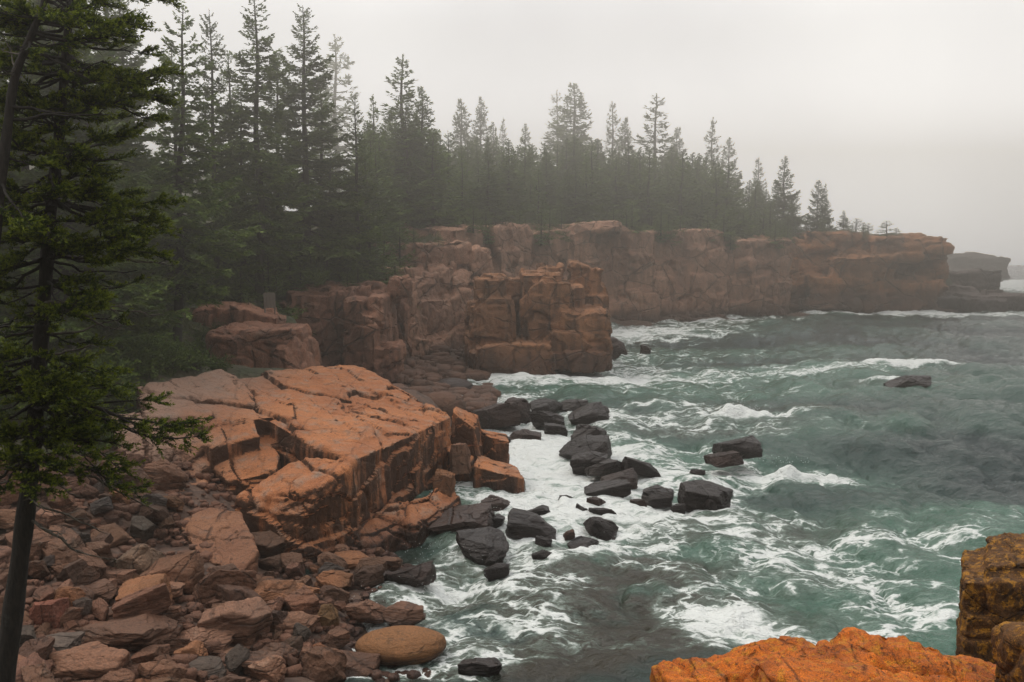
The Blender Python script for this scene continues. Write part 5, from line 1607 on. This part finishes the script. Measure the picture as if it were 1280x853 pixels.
# ------------------------------------------------------------------ sky, sun, haze
w = bpy.data.worlds.new('World')
S.world = w
w.use_nodes = True
nt = w.node_tree
bg = nt.nodes['Background']
SUN_EL, SUN_AZ = 55.0, -60.0
sky_ = nt.nodes.new('ShaderNodeTexSky')
sky_.sky_type = 'NISHITA'
sky_.sun_disc = False
sky_.sun_elevation = R(SUN_EL)
sky_.sun_rotation = R(SUN_AZ)
tc = nt.nodes.new('ShaderNodeTexCoord')
cl = nt.nodes.new('ShaderNodeTexNoise')
cl.inputs['Scale'].default_value = 2.2
cl.inputs['Detail'].default_value = 5
cl.inputs['Roughness'].default_value = 0.5
nt.links.new(tc.outputs['Generated'], cl.inputs['Vector'])
rp = nt.nodes.new('ShaderNodeValToRGB')
rp.color_ramp.elements[0].position = 0.30
rp.color_ramp.elements[0].color = (8.2, 8.2, 8.5, 1)
rp.color_ramp.elements[1].position = 0.70
rp.color_ramp.elements[1].color = (12.5, 12.45, 12.4, 1)
nt.links.new(cl.outputs[0], rp.inputs[0])


def wn(typ, **kw):
    nd = nt.nodes.new('ShaderNode' + typ)
    for k, v in kw.items():
        if k[0] == '_': setattr(nd, k[1:], v)
        elif isinstance(v, bpy.types.NodeSocket): nt.links.new(v, nd.inputs[int(k[1:])])
        else: nd.inputs[int(k[1:])].default_value = v
    return nd.outputs[0]


def smooth(v, lo, hi, a, b):
    nd = nt.nodes.new('ShaderNodeMapRange')
    nd.interpolation_type = 'SMOOTHSTEP'
    nt.links.new(v, nd.inputs[0])
    for k, x in ((1, lo), (2, hi), (3, a), (4, b)): nd.inputs[k].default_value = x
    return nd.outputs[0]


# bright fog bank ahead; unseen sky shaped for contrast, bright overhead, dimmed low behind
sepn = nt.nodes.new('ShaderNodeSeparateXYZ')
nt.links.new(tc.outputs['Generated'], sepn.inputs[0])
dt = nt.nodes.new('ShaderNodeVectorMath')
dt.operation = 'DOT_PRODUCT'
nt.links.new(tc.outputs['Generated'], dt.inputs[0])
dt.inputs[1].default_value = tuple(Vector((0.22, 0.96, 0.14)).normalized())
lift = wn('Math', _operation='MAXIMUM', i0=smooth(sepn.outputs[2], 0.0, 0.85, 0.22, 1.45), i1=wn('Math', _operation='MULTIPLY', i0=smooth(dt.outputs['Value'], 0.60, 0.88, 0.0, 1.62), i1=smooth(sepn.outputs[2], 0.03, 0.22, 2.5, 0.88)))
mul = nt.nodes.new('ShaderNodeVectorMath')
mul.operation = 'SCALE'
nt.links.new(rp.outputs[0], mul.inputs[0])
nt.links.new(lift, mul.inputs['Scale'])
mx = nt.nodes.new('ShaderNodeMix')
mx.data_type = 'RGBA'
mx.inputs[0].default_value = 0.92          # cloud cover over the clear sky
nt.links.new(sky_.outputs[0], mx.inputs[6])
nt.links.new(mul.outputs[0], mx.inputs[7])
nt.links.new(mx.outputs[2], bg.inputs['Color'])
bg.inputs['Strength'].default_value = 0.1

sd = bpy.data.lights.new('sun', 'SUN')
sd.energy = 1.5
sd.angle = R(18)
sd.color = (1.0, 0.93, 0.84)
so = bpy.data.objects.new('sun', sd)
COL.objects.link(so)
so.rotation_euler = (R(90 - SUN_EL), 0, R(180 - SUN_AZ))
dirv = Vector((math.sin(R(SUN_AZ)) * math.cos(R(SUN_EL)), math.cos(R(SUN_AZ)) * math.cos(R(SUN_EL)), math.sin(R(SUN_EL))))
so.rotation_euler = dirv.to_track_quat('Z', 'Y').to_euler()

zt = max((o.matrix_basis @ Vector((0, 0, 0))).z + (o.scale.z * 17.5 if o.get('category') == 'tree' else 5) for o in COL.objects if o.parent is None and o.type in ('MESH', 'EMPTY')) + 1.0
bm = bmesh.new()
bmesh.ops.create_cube(bm, size=1.0, matrix=Matrix.Translation((0, 195, (zt - 10) / 2)) @ Matrix.Diagonal((1140, 800, zt + 10, 1)))
me = bpy.data.meshes.new('haze')
bm.to_mesh(me); bm.free()
hm = bpy.data.materials.new('sea_fog')
hm.use_nodes = True
hm.node_tree.nodes.clear()
pv = hm.node_tree.nodes.new('ShaderNodeVolumePrincipled')
pv.inputs['Density'].default_value = 0.0042
pv.inputs['Color'].default_value = (0.93, 0.87, 0.77, 1)
pv.inputs['Anisotropy'].default_value = 0.78
ot = hm.node_tree.nodes.new('ShaderNodeOutputMaterial')
hm.node_tree.links.new(pv.outputs[0], ot.inputs['Volume'])
ho = link('haze', me, hm)
tag(ho, 'pale sea fog drifting over the cove', 'haze', kind='stuff')

# ------------------------------------------------------------------ render settings
S.render.engine = 'CYCLES'
S.cycles.use_denoising = True
S.cycles.denoiser = 'OPENIMAGEDENOISE'
S.cycles.max_bounces = 5
S.cycles.diffuse_bounces = 2
S.cycles.glossy_bounces = 2
S.cycles.transmission_bounces = 2
S.cycles.volume_bounces = 0
S.cycles.caustics_reflective = False
S.cycles.caustics_refractive = False
S.cycles.sample_clamp_indirect = 6
vs = S.view_settings
vs.view_transform = 'Standard'
vs.look = 'None'
vs.exposure = 0.0
vs.gamma = 1.0
vs.use_curve_mapping = False
print('trees', tree_no, 'small boulders', placed, 'wall', cnt)
